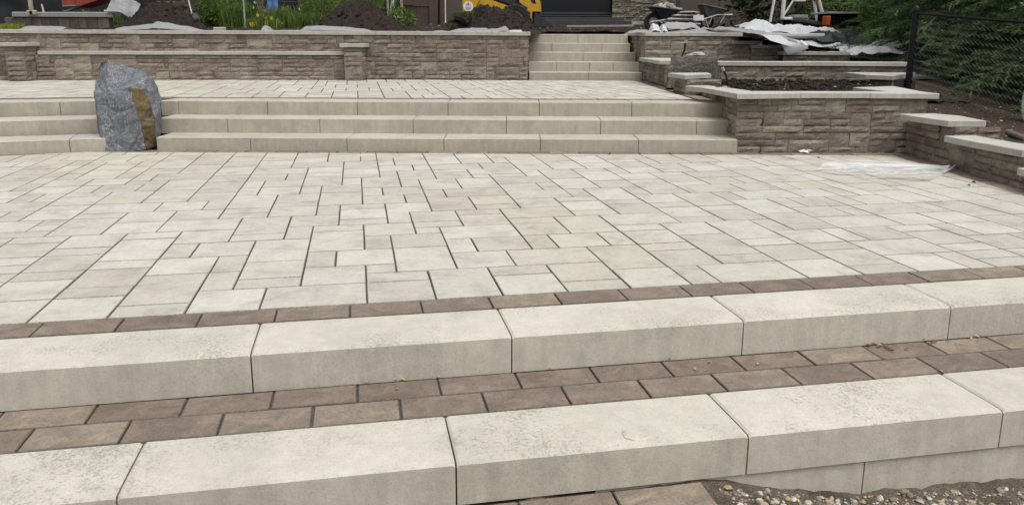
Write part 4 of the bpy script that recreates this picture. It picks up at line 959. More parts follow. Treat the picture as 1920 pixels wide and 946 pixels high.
def flowers(root, n, w, z0, z1, mat, s=.022, name='flower'):
    for _ in range(n):
        m = MB(); x, y, z = fr.uniform(-w, w), fr.uniform(-.3, .1), fr.uniform(z0, z1)
        for a in range(5):
            e = a * 1.2566; m.add([(0, 0, 0), (math.cos(e - .4) * s, -.01, math.sin(e - .4) * s), (math.cos(e) * s * 1.5, -.004, math.sin(e) * s * 1.5), (math.cos(e + .4) * s, -.01, math.sin(e + .4) * s)], [(0, 1, 2, 3)])
        m.obj(name, mat, root, loc=(x, y, z))
YF = plain('yellow_petals', (0.62, 0.48, 0.04), 0.7); RF = plain('dark_red_petals', (0.18, 0.02, 0.025), 0.7)
flowers(h2, 9, .22, .05, .18, YF, .035); flowers(h2, 3, .3, .2, .3, YF, .03)
flowers(h1, 3, .4, .35, .6, WHITE, .026); flowers(h3, 6, .45, .3, .6, WHITE, .02); flowers(h4, 4, .2, .03, .1, RF, .03); flowers(h6, 2, .2, .5, .65, WHITE, .03)
SEED = plain('dry_seed_heads', (0.28, 0.22, 0.17), 0.9)
sh = MB()
for q_ in range(9):
    x, z = fr.uniform(-.16, .16), fr.uniform(.34, .62)
    sh.tube([(x * .3, 0, 0), (x, -.1, z)], .004, 4)
    for w_ in range(60):
        d = Vector((fr.gauss(0, 1), fr.gauss(0, 1), fr.gauss(0, 1))).normalized() * .05; p = Vector((x, -.1, z)); e = d.cross(Vector((0, 1, .3))).normalized() * .006
        sh.add([p + d * .3 - e, p + d * .3 + e, p + d], [(0, 1, 2)])
tag(sh.obj('seed_heads', SEED, loc=(A(495, 20, 17.9).x, 17.9, 1.42)), 'cluster of dry brown seed heads rising from the garden plants', 'seed heads')
gr = MB(); rg = random.Random(9)
tX, tY = A(868, 40, 17).x, 17.0
blades(gr, (0, 0, .28), .20, .15, 1500, .10, .006, rg, .9); blades(gr, (-.26, -.05, .05), .14, .12, 800, .09, .006, rg, .9)
leaves(gr, (0, 0, .27), (.2, .15, .06), 500, .05, rg, .2)
r = empty('turf_clod', (tX, tY, h_up(tX, tY)), 0, 'torn clod of turf at the left of the heap by the loader', 'turf'); gr.obj('grass', GRASS, r, tint=True)
cl_ = MB()
for _ in range(10): pebble(cl_, rg.uniform(-.22, .2), rg.uniform(-.1, .1), rg.uniform(.0, .22), .12, rg)
cl_.obj('earth', SOIL, r)
lawn = MB(); blades(lawn, (6.6, 15.2, 0), .8, 1.6, 7000, .05, .004, rg, .8, zf=lambda x, y: h_up(x, y) - .04 if x < 9.5 else 1)
tag(lawn.obj('grass', GRASS, tint=True), 'patch of short grass beside the black crate', 'grass', kind='stuff')
yg = MB(); blades(yg, (A(8, 28, 16.5).x, 16.5, 1.33), .30, .2, 700, .13, .008, rg, .5); tag(yg.obj('garden_plant', leafmat('lime_blades', [(0.16, 0.22, 0.03), (0.34, 0.38, 0.04)]), tint=True), 'low lime yellow plant at the far left edge', 'garden plant')

# thin birch-like tree
tr = empty('young_tree', (A(728, 40, 20.3).x, 20.3, 1.48), 0, 'thin pale young tree in front of the green shed door', 'tree')
m = MB(); m.tube([(0, 0, -.1), (.0, 0, .5), (-.03, .02, 1.2), (0, 0, 2.6)], [.032, .028, .022, .008], 8); m.tube([(.10, 0, -.1), (.07, 0, .4), (.16, .02, 1.0), (.25, 0, 2.2)], [.024, .02, .015, .006], 8); m.obj('trunk', plain('birch_bark', (0.30, 0.27, 0.24), 0.8, var=.35, sc=20), tr)
m = MB(); rg = random.Random(3)
for c in ((0, 0, 2.3), (.3, .1, 2.0), (-.35, 0, 1.75), (.1, 0, 1.5)): leaves(m, c, (.45, .4, .35), 500, .06, rg, .5, shell=.3)
m.obj('crown', BUSH, tr, tint=True)

# ------------------------------------------------------------------ house and sheds behind
HY = 24.0
def X_(px, Y=HY): return A(px, 40, Y).x
def plank_wall(root, x0, x1, Y, z0, z1, w, mat, name='board', gap=.008, dep=.03):
    n = max(1, round((x1 - x0) / w)); w = (x1 - x0) / n
    m = MB(); m.box(0, -dep, 0, w - gap, 0, z1 - z0, .004); me = m.mesh(name, mat)
    for i in range(n):
        o = bpy.data.objects.new(name, me); o.location = (x0 + i * w - root.location[0], Y - root.location[1] - rnd.uniform(0, .004), z0 - root.location[2]); link(o, root)
house = empty('house', (X_(1150), HY, 1.6), 0, 'brown house with a dark glass door and a ledge stone pier, behind the garden', 'building')
def hb(name, mat, x0, y0, z0, x1, y1, z1, parent=None, b=.004):
    return rel(parent or house, MB().box(x0, y0, z0, x1, y1, z1, b).obj(name, mat, parent or house))
xl, xs, xt, xw, xe = X_(835), X_(1015), X_(1145), X_(1262), X_(1545)
hb('wall', BRSID, xl, HY, 1.3, xs, HY + .3, 4.6)
hb('wall', BRSID, X_(1272), HY - .1, 1.3, xe, HY + .3, 4.6)
for px in (1372, 1406, 1440): hb('panel_joint', DTRIM, X_(px), HY - .104, 1.3, X_(px) + .012, HY - .09, 4.6, b=0)
hb('corner_trim', DTRIM, xw, HY - .14, 1.3, X_(1272), HY + .1, 4.6)
dr = rel(house, MB().box(xs, HY + .02, 1.95, xt, HY + .08, 4.5, .003).obj('glass_door', DGLASS, house))
hb('door_sill', DTRIM, xs - .02, HY - .06, 1.90, xt, HY + .02, 1.945)
hb('door_sill', DTRIM, xs - .04, HY - .14, 1.835, xt, HY - .02, 1.87)
hb('door_frame', DTRIM, xs - .05, HY - .03, 1.9, xs, HY + .1, 4.5)
hb('upper_wall', BRSID, xs, HY, 4.5, xt + .01, HY + .3, 5.2)
d1 = A(1030, 38, HY - .45).z
hb('door_step', DTRIM, X_(1010), HY - .5, 1.45, X_(1165), HY - .05, 1.80)
hb('door_step', DTRIM, X_(1000), HY - .9, 1.40, X_(1185), HY - .51, 1.70)
hb('roof', DTRIM, xl - 1, HY - .6, 5.2, xe + .5, HY + 7, 5.35)
hb('rear_wall', BRSID, xl, HY + .31, 1.3, xe, HY + 6.5, 5.19)
# ledge stone pier: each stone a part
pier_x0, pier_x1 = xt + .005, xw - .004
rg = random.Random(41); z = 1.62; nst = 0
hb('pier_core', CORE, pier_x0 + .01, HY - .22, 1.4, pier_x1 - .01, HY - .005, 4.6)
upper = MB()
while z < 4.5:
    hgt = rg.choice((.04, .05, .06, .075)); x = pier_x0
    while x < pier_x1 - .01:
        w_ = min(rg.uniform(.10, .34), pier_x1 - x)
        if pier_x1 - x - w_ < .07: w_ = pier_x1 - x
        y0 = HY - .25 - rg.uniform(0, .035)
        if z < 2.75:
            o = bpy.data.objects.new('stone', stone_mesh(max(2, min(6, round(w_ / UW))), 1, rg.randrange(3), LEDGE)); sw_ = max(2, min(6, round(w_ / UW))) * UW
            o.scale = (w_ / sw_, 1.2, hgt / UH); o.location = (x - house.location[0], y0 - house.location[1], z - house.location[2]); link(o, house); nst += 1
        else: upper.box(x + .002, y0, z + .002, x + w_ - .002, HY - .2, z + hgt - .002, .006)
        x += w_
    z += hgt
o = rel(house, upper.obj('stone', LEDGE, house, tint=True)); o['kind'] = 'stuff'
# downspout and boards left of the loader
ds = MB(); xd = A(833.5, 40, 23.7).x; ds.box(xd - .04, 23.72, A(834, 43, 23.7).z, xd + .04, 23.80, 4.8, .008); ds.tube([(xd, 23.76, A(834, 43, 23.7).z + .03), (xd + .01, 23.66, A(834, 45, 23.7).z)], .035, 8)
rel(house, ds.obj('downspout', WHITE, house))
fw = empty('board_fence', (X_(790, 22), 22, 1.5), 0, 'dark brown board fence with square posts, left of the loader', 'fence')
plank_wall(fw, A(757, 40, 22).x, A(806, 40, 22).x, 22, 1.5, A(780, 11, 22).z, .10, BRDOOR)
rel(fw, MB().box(A(757, 40, 22).x, 21.93, A(780, 11, 22).z + .01, A(806, 40, 22).x, 22, 3.3, .004).obj('upper_panel', BRDOOR, fw))
rel(fw, MB().box(A(752, 40, 22).x, 21.9, 1.4, A(757, 40, 22).x, 22.05, 3.3, .006).obj('post', WOOD, fw))
rel(fw, MB().box(A(806, 40, 22).x + .004, 21.9, 1.4, A(819, 40, 22).x, 22.05, 3.3, .006).obj('post', BRDOOR, fw))
rel(fw, MB().box(A(826, 40, 22).x, 21.95, 1.4, A(834, 40, 22).x, 22.06, 3.3, .006).obj('post', BRDOOR, fw))
rel(fw, MB().box(A(819, 40, 22).x + .004, 22.2, 1.4, A(826, 40, 22).x, 22.3, 3.3, .006).obj('gap_panel', CORE, fw))
# left shed and fences
sd = empty('shed', (X_(715), 24.3, 1.5), 0, 'dark shed with a deep green door and white door frame behind the thin tree', 'shed')
rel(sd, MB().box(A(560, 30, 24.6).x, 24.6, 1.4, A(757, 30, 24.6).x, 27, 4.2, .01).obj('wall', BRDOOR, sd))
rel(sd, MB().box(A(738, 30, 24).x, 24.35, A(745, 30, 24).z, A(752, 30, 24).x, 24.5, 4.0, .01).obj('door', plain('deep_green_paint', (0.012, 0.035, 0.032), .5), sd))
rel(sd, MB().box(A(733.5, 30, 24).x, 24.3, A(745, 33, 24).z, A(738, 30, 24).x - .004, 24.5, 4.0, .005).obj('door_frame', WHITE, sd))
rel(sd, MB().box(A(738, 30, 24).x, 24.28, A(745, 33, 24).z, A(752, 30, 24).x, 24.45, A(745, 30.2, 24).z, .005).obj('sill', WHITE, sd))
rf = empty('rail_fence', (X_(718), 23, 1.5), 0, 'low brown plank fence left of the thin tree', 'fence')
for a_, b_ in ((0, 6.5), (7.5, 14), (15.2, 21)):
    rel(rf, MB().box(A(697, 30, 23).x, 22.97, A(715, b_, 23).z, A(732, 30, 23).x, 23, A(715, a_, 23).z, .004).obj('rail', BRDOOR, rf))
for px in (699, 730): rel(rf, MB().box(A(px, 30, 23).x - .05, 23.003, 1.3, A(px, 30, 23).x + .05, 23.1, A(px, 0, 23).z, .004).obj('post', BRDOOR, rf))
bf = empty('board_fence', (-11, 25, 1.5), 0, 'nearly black board fence across the back left behind the garden plants', 'fence')
plank_wall(bf, -19.5, A(696, 20, 25).x, 25, 1.4, 3.4, .14, plain('black_boards', (0.022, 0.022, 0.024), .8))
fwire = MB(); fwire.tube([A(490, 1, 20), A(575, 5, 20), A(640, 9, 20), A(735, 17, 20)], .008, 5); tag(fwire.obj('handrail', DKSTEEL), 'thin dark cable strung above the plants', 'cable')
tp = MB(); tp.tube([(0, 0, -.1), (0, 0, 1.3)], .018, 6); tag(tp.obj('garden_stake', STEEL, loc=(A(459, 40, 17.3).x, 17.3, h_up(-6, 17.3))), 'thin grey stake standing among the plants', 'stake')
bcth = MB()
for i in range(8):
    for j in range(10):
        pass
cw = grid('cloth', -.13, .13, -.32, .3, 10, 14, lambda x, y: .03 * math.sin(x * 40 + y * 3), BLUE)
cw.location = A(511, 2, 21); cw.rotation_euler = (math.pi / 2, 0, 0); tag(cw, 'blue cloth hanging over the garden plants', 'cloth')
# black tarp at far left, beam, stacked stones, red trailer
tpn = grid('tarp', -1.1, 1.1, -1.0, 1.0, 24, 20, lambda x, y: .05 * fbm(x * 2, y * 2) + .02 * math.sin(x * 9), plain('black_tarp', (0.02, 0.021, 0.026), .5))
tpn.rotation_euler = (math.pi / 2, 0, .1); tpn.location = A(22, 0, 19.0); tag(tpn, 'black tarpaulin hanging at the top left corner', 'tarpaulin')
bY = 17.2
beam = empty('kerb', (A(120, 28, bY).x, bY, 1.6), 0, 'long grey concrete kerb lying on dark blocks at the upper left', 'kerb')
rel(beam, MB().box(A(28, 28, bY).x, bY - .1, A(28, 31.5, bY).z, A(215, 28, bY).x, bY + .15, A(120, 24, bY).z + .01, .015).obj('kerb_stone', plain('grey_concrete', (0.26, 0.26, 0.25), .85, var=.1), beam))
bx = A(12, 30, bY).x; rg = random.Random(6)
cb = empty('block_row', (A(120, 28, bY).x, bY, 1.5), 0, 'row of dark stone blocks under the grey kerb', 'stones')
BLKST = stonemat('dark_old_stone', [(0.10, 0.085, 0.07), (0.13, 0.115, 0.10), (0.085, 0.07, 0.06), (0.15, 0.13, 0.115)])
while bx < A(200, 30, bY).x:
    w_ = rg.uniform(.14, .26); o = rel(cb, MB().box(bx, bY - .07, 1.33, bx + w_ - .01, bY + .12, A(100, 32, bY).z - .004 - rg.uniform(0, .01), .012).obj('stone', BLKST, cb)); bx += w_
ds_ = empty('stone_stack', (A(330, 30, 18).x, 18, 1.4), 0, 'dry stacked dark flat stones behind the left soil heap', 'stones')
for px0, px1, ytop in ((296, 333, 2), (331, 362, -12)):
    z = 1.40; xa_, xb_ = A(px0, 20, 18).x, A(px1, 20, 18).x; zt = A(320, ytop, 18).z
    while z < zt:
        hh = rg.uniform(.05, .11); x = xa_ + rg.uniform(-.03, .03)
        while x < xb_ - .05:
            w_ = min(rg.uniform(.14, .3), xb_ - x + .02); yy = 17.9 + rg.uniform(-.04, .04)
            rel(ds_, MB().box(x, yy, z, x + w_ - .012, yy + .25, z + hh - .008, .012).obj('stone', BLKST, ds_)); x += w_
        z += hh
sv = empty('shovel', (A(362, 39, 17.5).x, 17.5, 1.42), 0, 'long-handled shovel leaning against the stacked stones', 'shovel')
a_, b_ = A(361, 30, 17.5), A(350, -12, 17.8); m = MB(); m.tube([a_, b_], .016, 8); rel(sv, m.obj('handle', WOOD, sv))
m = MB(); c_ = A(365, 42, 17.45)
m.add([c_ + Vector(v) for v in ((-.10, 0, -.02), (.10, 0, -.02), (.11, .03, .12), (.03, .06, .2), (-.05, .06, .2), (-.12, .03, .12), (0, -.03, .04))], [(0, 1, 6), (1, 2, 6), (2, 3, 4, 6), (4, 5, 6), (5, 0, 6)]); rel(sv, m.obj('blade', DKSTEEL, sv))
rt = empty('trailer', (A(135, 20, 21).x, 21, 1.5), 0, 'faded red trailer tipped beside timber posts at the upper left', 'trailer')
RY = 21.0; g2 = lambda x, y, Y=RY: A(x, y, Y)
def slab(root, name, mat, pts_, Y, dep):
    p = [A(x, y, Y) for x, y in pts_]; n = len(p); v = [tuple(q_) for q_ in p] + [(q_.x, q_.y + dep, q_.z) for q_ in p]
    f = [tuple(range(n)), tuple(range(2 * n - 1, n - 1, -1))] + [(i, n + i, n + (i + 1) % n, (i + 1) % n) for i in range(n)]
    return rel(root, MB().add(v, f).obj(name, mat, root))
slab(rt, 'side_panel', RED, [(142, 14), (142, -20), (195, -20), (184, 0)], RY, .8)
slab(rt, 'rear_panel', RED, [(96, 9), (96, -20), (141, -20), (141, 9)], RY + .3, .05)
slab(rt, 'bumper', STEEL, [(96, 13), (96, 10.5), (142, 9), (142, 11.5)], RY - .05, .08)
slab(rt, 'tail_light', plain('tail_lamp_red', (0.5, 0.05, 0.04), .4), [(98, 19), (98, 15), (101.5, 15), (101.5, 19)], RY - .05, .04)
slab(rt, 'ramp', STEEL, [(116, 21), (142, 13), (142, 15), (122, 22)], RY, .3)
for i, (px, w_, lab, mt) in enumerate(((93, 4, 'grey weathered post left of the red trailer', PVC), (110, 4.5, 'brown timber post in front of the red trailer', WOOD))):
    o = MB().box(A(px - w_, 20, 20).x, 20, 1.4, A(px + w_, 20, 20).x, 20.1, 3.4, .01).obj('timber_post', mt if i == 0 else plain('brown_timber', (0.16, 0.12, 0.09), .85), None); tag(o, lab, 'post')
m = MB(); m.tube([A(82, 24, 19), A(75, -6, 19.2)], .022, 6); tag(m.obj('pole', WOOD), 'leaning pale pole left of the red trailer', 'pole')
m = MB(); m.box(-.03, -.03, -.05, .03, .03, .28, .004); m.box(-.09, -.03, -.05, .09, .05, .03, .02); tag(m.obj('wooden_stake', WOOD, loc=A(59, 22, 17.0)), 'short pale wooden stake standing on the grey kerb', 'stake')
cn = grid('sheet', -.28, .28, -.22, .22, 22, 16, lambda x, y: .16 * math.exp(-((x + .05) ** 2) * 18) + .04 * fbm(x * 6, y * 6, 5), GSHEET); cn.location = A(232, 17, 17.3); cn.rotation_euler = (.9, .25, .2); tag(cn, 'grey folded sheet poking up behind the left soil heap', 'sheet')
m = MB(); m.tube([A(196, 21.5, 18), A(226, 21.5, 18)], .03, 8); tag(m.obj('pipe', PVC), 'short grey pipe lying behind the kerb', 'pipe')

# ------------------------------------------------------------------ compact loader
LY = 19.5; lo_ = empty('skid_steer_loader', (A(950, 50, LY).x, LY, 1.46), 0, 'yellow compact loader with a round logo sticker and a lowered dark bucket', 'loader')
def lp(name, mat, pts_, Y, dep, bev=0): return slab(lo_, name, mat, pts_, Y, dep)
body = lp('body', YPAINT, [(868, 27), (866, -35), (902, -35), (899, 0), (883, 33)], LY - .05, 1.25)
lp('side_panel', YPAINT, [(899, 2), (902, -6), (930, 3), (955, 12), (975, 15), (975, 34), (905, 34), (893, 12)], LY + .12, 1.0)
lp('cab', BLK, [(903, -4), (903, -70), (975, -70), (978, 10), (955, 11), (930, 2)], LY + .2, .8)
lp('cab_grille', DKSTEEL, [(914, -2), (914, -60), (968, -60), (968, 8), (955, 8), (930, -1)], LY + .15, .04)
arm = lp('lift_arm', YPAINT, [(974, 4), (972, -10), (1008, -12), (1014, 8), (1015, 22), (998, 22), (997, 37), (991, 36), (989, 14), (981, 10)], LY - .1, .16)
lp('lift_arm', YPAINT, [(974, 4), (972, -10), (1008, -12), (1014, 8), (1015, 22), (998, 22), (997, 37), (991, 36), (989, 14), (981, 10)], LY + 1.15, .16)
lp('arm_slot', BLK, [(996, 3), (994, -4), (1001, -4), (1006, 7), (999, 7)], LY - .103, .01)
lp('hydraulic_bracket', BLK, [(999, 22), (999, 19), (1013, 19), (1013, 22), (1008, 30), (1000, 34)], LY - .02, 1.1)
def wheel(px, py, Y, r):
    c_ = A(px, py, Y); w = empty('wheel', (0, 0, 0)); w.parent = lo_; w.location = c_ - Vector(lo_.location)
    w.rotation_euler = (math.pi / 2, 0, 0)
    prof = [(.55, .10), (.60, .14), (.92, .15), (1.0, .11), (1.0, -.11), (.92, -.15), (.60, -.14), (.55, -.10)]; m = MB(); n = 28; v = [(math.cos(6.28318 * k_ / n) * a * r, math.sin(6.28318 * k_ / n) * a * r, b) for k_ in range(n) for a, b in prof]; P = len(prof)
    m.add(v, [(k_ * P + j, k_ * P + (j + 1) % P, ((k_ + 1) % n) * P + (j + 1) % P, ((k_ + 1) % n) * P + j) for k_ in range(n) for j in range(P)])
    for k_ in range(n):   # lugs
        if k_ % 2 == 0:
            a = 6.28318 * k_ / n; M_ = Matrix.Rotation(a, 4, 'Z') @ Matrix.Translation((r * 1.0, 0, 0)); m.box(-.01, -.03, -.13, .025, .03, .13, .006, M=M_)
    m.obj('tyre', RUB, w)
    h = MB(); v = [(math.cos(6.28318 * k_ / n) * a * r, math.sin(6.28318 * k_ / n) * a * r, b) for k_ in range(n) for a, b in ((.56, .09), (.5, .11), (.3, .04), (.12, .06))]
    h.add(v, [(k_ * 4 + j, k_ * 4 + j + 1, ((k_ + 1) % n) * 4 + j + 1, ((k_ + 1) % n) * 4 + j) for k_ in range(n) for j in range(3)]); h.add([v[k_ * 4 + 3] for k_ in range(n)], [tuple(range(n))]); h.obj('rim', YPAINT, w)
for px in (908, 966): wheel(px, 39 if px < 950 else 37, LY - .02, .36)
for px in (912, 968): wheel(px, 38, LY + 1.3, .36)
# bucket: two side plates, a back, a floor and a lip
pl_ = lambda Y, px_: [tuple(A(x, y, Y)) for x, y in px_]
for Y in (LY - .35, LY + 1.45):
    o = slab(lo_, 'bucket_side', DKSTEEL, [(1004, 23), (1000, 50), (1034, 51.5), (1036, 49)], Y, .03)
n0 = [A(1004, 23, LY - .35), A(1000, 50, LY - .35), A(1036, 51, LY - .35)]
dY = Vector((0, 1.8, 0)); m = MB()
m.add([n0[0], n0[1], n0[1] + dY, n0[0] + dY], [(0, 1, 2, 3)]); m.add([n0[1], n0[2], n0[2] + dY, n0[1] + dY], [(0, 1, 2, 3)]); m.tube([n0[0], n0[0] + dY], .025, 6); m.tube([n0[2], n0[2] + dY], .02, 6); rel(lo_, m.obj('bucket_shell', DKSTEEL, lo_))
# round sticker: flat print of trees above two lines of small lettering
st_ = empty('logo_sticker'); st_.parent = lo_; c_ = A(878, 12.3, LY - .05) - Vector((0, .012, 0)); st_.location = c_ - Vector(lo_.location)
n = 32; rr_ = .118
MB().add([(math.cos(6.28318 * k_ / n) * rr_, 0, math.sin(6.28318 * k_ / n) * rr_) for k_ in range(n)], [tuple(range(n))]).obj('disc', WHITE, st_)
m = MB()
for tx, tz, s in ((-.045, .02, .035), (.0, .025, .055), (.045, .015, .03)):
    for q_ in range(3): m.add([(tx - s * (.5 - q_ * .12), -.003, tz + s * .45 * q_), (tx + s * (.5 - q_ * .12), -.003, tz + s * .45 * q_), (tx, -.003, tz + s * (.45 * q_ + .7))], [(0, 1, 2)])
for lz, wd in ((-.018, .075), (-.042, .068), (-.064, .045)):
    x = -wd
    while x < wd: w_ = random.Random(int(x * 9999)).uniform(.006, .013); m.add([(x, -.003, lz - .007), (x + w_ * .7, -.003, lz - .007), (x + w_ * .7, -.003, lz + .007), (x, -.003, lz + .007)], [(0, 1, 2, 3)]); x += w_
m.obj('print', DTRIM, st_)

# ------------------------------------------------------------------ wheelbarrows, pallets, sheets
def barrow(label, pts_tray, Y, dep, legs, handles, wheel_c, r=.2, tray=None):
    b = empty('wheelbarrow', tuple(A(*wheel_c, Y)), 0, label, 'wheelbarrow')
    top = [A(x, y, Y) for x, y in pts_tray[0]]; bot = [A(x, y, Y) for x, y in pts_tray[1]]
    m = MB(); dv_ = Vector((0, dep, 0)); db = Vector((0, dep * .7, 0)); o_ = Vector((0, dep * .15, 0))
    rim = [top[0], top[1], top[1] + dv_, top[0] + dv_]; base_ = [bot[0] + o_, bot[1] + o_, bot[1] + o_ + db, bot[0] + o_ + db]
    v = [tuple(q_) for q_ in rim + base_]; m.add(v, [(0, 1, 5, 4), (1, 2, 6, 5), (2, 3, 7, 6), (3, 0, 4, 7), (4, 5, 6, 7)])
    inn = [tuple(Vector(q_) + Vector((0, 0, .012))) for q_ in v]; m.add([tuple(Vector(q_) * .985 + (sum((Vector(e) for e in v), Vector()) / 8) * .015 + Vector((0, 0, .012))) for q_ in v], [(4, 5, 1, 0), (5, 6, 2, 1), (6, 7, 3, 2), (7, 4, 0, 3), (7, 6, 5, 4)])
    for i in range(4): m.tube([rim[i], rim[(i + 1) % 4]], .014, 6)
    rel(b, m.obj('tray', tray or BLK, b))
    for s in (0, 1):
        off = Vector((0, dep * (.12 + .76 * s), 0)); m = MB(); m.tube([A(*p, Y) + off for p in handles], .018, 8); rel(b, m.obj('handle', STEEL, b))
        for lg in legs: m = MB(); m.tube([A(*p, Y) + off for p in lg], .014, 6); rel(b, m.obj('leg', STEEL, b))
    c_ = A(*wheel_c, Y) + Vector((0, dep / 2, 0)); w = empty('wheel'); w.parent = b; w.location = c_ - Vector(b.location); w.rotation_euler = (math.pi / 2, 0, 0); m = MB(); n = 20
    prof = [(.5, .03), (.9, .045), (1, .02), (1, -.02), (.9, -.045), (.5, -.03)]; P = 6; v = [(math.cos(6.28318 * k_ / n) * a * r, math.sin(6.28318 * k_ / n) * a * r, e) for k_ in range(n) for a, e in prof]
    m.add(v, [(k_ * P + j, k_ * P + (j + 1) % P, ((k_ + 1) % n) * P + (j + 1) % P, ((k_ + 1) % n) * P + j) for k_ in range(n) for j in range(P)]); m.obj('tyre', RUB, w)
    h = MB(); h.add([(math.cos(6.28318 * k_ / n) * .5 * r, math.sin(6.28318 * k_ / n) * .5 * r, .01) for k_ in range(n)], [tuple(range(n))]); h.add([(math.cos(6.28318 * k_ / n) * .5 * r, math.sin(6.28318 * k_ / n) * .5 * r, -.01) for k_ in range(n)], [tuple(range(n))[::-1]]); h.obj('rim', STEEL, w)
    return b
z6 = lambda x, y: (1160 + x / 5.257, y / 5.257)
b1 = barrow('black wheelbarrow loaded with stone offcuts, on its legs beside wrapped bags', ([z6(340, 68), z6(650, 105)], [z6(430, 185), z6(575, 180)]), 17.0, .6,
       [[z6(400, 205), z6(505, 270)], [z6(640, 175), z6(560, 280)]], [z6(320, 218), z6(600, 178), z6(800, 148)], z6(368, 215))
rg = random.Random(8)
for i, (x, y, s) in enumerate(((385, 55, .07), (430, 70, .09), (480, 72, .08), (515, 65, .09), (560, 90, .08), (495, 50, .05), (590, 98, .05))):
    m = MB(); M_ = Matrix.Translation(A(*z6(x, y), 17.25)) @ Matrix.Rotation(rg.uniform(-.5, .5), 4, 'Y') @ Matrix.Rotation(rg.uniform(0, 1), 4, 'Z'); m.box(-s * 1.4, -s, -s * .4, s * 1.4, s, s * .4, .008, M=M_)
    tag(m.obj('stone_offcut', CAP), ['small pale stone offcut lying in the loaded wheelbarrow'] [0], 'stone offcut', 'stone offcuts in the loaded wheelbarrow')
b2 = barrow('empty black wheelbarrow tilted forward, right of the wrapped bags', ([z6(830, 45), z6(1065, 95)], [z6(880, 160), z6(1020, 165)]), 17.4, .55,
       [[z6(860, 190), z6(890, 270)], [z6(930, 160), z6(900, 240)], [z6(1060, 150), z6(1010, 225)]], [z6(845, 190), z6(980, 148), z6(1130, 146)], z6(890, 215), .17, plain('worn_grey_tray', (.10, .105, .10), .6, var=.4))

def cloth(name, label, c, w, d, rz, amp, seed, mat, cat='plastic sheet', tilt=0.0, lift=0.0, nx=46, ny=26, zf=None, group=None):
    """a crumpled sheet draped over what lies under it"""
    cx, cy = c; m = MB(); ca, sa = math.cos(rz), math.sin(rz); V_ = []; ok = []
    for j in range(ny + 1):
        for i in range(nx + 1):
            a, b = (i / nx - .5), (j / ny - .5)
            ex = 1 + .16 * noise.noise(Vector((b * 5, seed, 1))); ey = 1 + .22 * noise.noise(Vector((a * 5, seed, 7)))
            lx, ly = a * w * ex, b * d * ey; x, y = cx + lx * ca - ly * sa, cy + lx * sa + ly * ca
            r1 = 1 - abs(noise.noise(Vector((x * 2.2 + seed, y * 2.2, seed)))) * 2; r2 = 1 - abs(noise.noise(Vector((x * 6 + seed, y * 6, seed)))) * 2
            e = min(.5 - abs(a), .5 - abs(b)) * 2; z = (zf or h_up)(x, y) + lift + amp * (max(0, r1) * .95 + .16 * r2 + .05 * noise.noise(Vector((x * 12, y * 12, seed)))) * (.45 + .55 * min(1, e * 3)) + tilt * ly
            V_.append((x - cx, y - cy, z))
    z0_ = (zf or h_up)(cx, cy); V_ = [(x, y, z - z0_) for x, y, z in V_]
    m.add(V_, [(j * (nx + 1) + i, j * (nx + 1) + i + 1, (j + 1) * (nx + 1) + i + 1, (j + 1) * (nx + 1) + i) for j in range(ny) for i in range(nx)])
    o = m.obj(name, mat, smooth=True, loc=(cx, cy, z0_)); return tag(o, label, cat, group)
# grey fabric tucked behind the long wall's caps
def ridge(label, profile, Y, mat=GSHEET, dep=.35, cat='geotextile', base_y=62):
    """fabric bulging up behind the capstones: profile = image points of its crest"""
    m = MB(); crest = []; n = 8
    xs_ = []
    for (x0, y0), (x1, y1) in zip(profile, profile[1:]):
        for q_ in range(n): t = q_ / n; tt = t * t * (3 - 2 * t); xs_.append((x0 + (x1 - x0) * t, y0 + (y1 - y0) * tt))
    xs_.append(profile[-1]); rows = 8; V_ = []
    for x, y in xs_:
        top = A(x, y, Y + dep * .4); lo2 = 1.300
        for r_ in range(rows + 1):
            t = r_ / rows; yy = Y + dep * t; zz = lo2 + (top.z - lo2) * math.sin(math.pi * min(1, t * .62 + .12)) * 1.0; zz = min(zz, top.z)
            V_.append((top.x + .012 * fbm(x * .1, t * 3), yy + .015 * fbm(x * .07, t * 5, 3), zz + .006 * fbm(x * .2, t * 7, 2)))
    c0_ = Vector(V_[len(V_) // 2]); V_ = [tuple(Vector(v) - c0_) for v in V_]
    m.add(V_, [(i * (rows + 1) + r_, (i + 1) * (rows + 1) + r_, (i + 1) * (rows + 1) + r_ + 1, i * (rows + 1) + r_ + 1) for i in range(len(xs_) - 1) for r_ in range(rows)])
    return tag(m.obj('geotextile', mat, smooth=True, loc=tuple(c0_)), label, cat)
z1_ = lambda l, ox, s=8.0: [(ox + x / s, y / s) for x, y in l]
ridge('low flap of grey geotextile at the left end of the long wall', z1_([(330, 425), (400, 390), (700, 392), (850, 395), (980, 422)], 0), wy(W1, -8) + .30)
ridge('pointed fold of grey geotextile behind the capstones, in front of the left soil heap', z1_([(0, 415), (90, 400), (490, 360), (580, 322), (700, 340), (960, 385), (1320, 458)], 220), wy(W1, -5.8) + .30)
ridge('small upright curl of grey geotextile below the yellow flowers', z1_([(405, 460), (440, 380), (480, 395), (540, 450), (560, 465)], 440), wy(W1, -4.4) + .30)
ridge('long low roll of pale geotextile in front of the broad soil heap', z1_([(540, 455), (980, 450), (1060, 395), (1230, 385), (1600, 400), (1920, 430), (2060, 465)], 440), wy(W1, -3.2) + .30)
ridge('small flat flap of geotextile in the middle of the long wall', z1_([(900, 478), (980, 466), (1050, 478)], 660), 14.75)
ridge('rumpled geotextile ending in a raised corner near the loader heap', z1_([(1170, 478), (1290, 455), (1450, 468), (1600, 430), (1850, 418), (1990, 420), (2060, 436), (2100, 425), (2150, 432), (2300, 392), (2370, 470)], 660), 14.75)
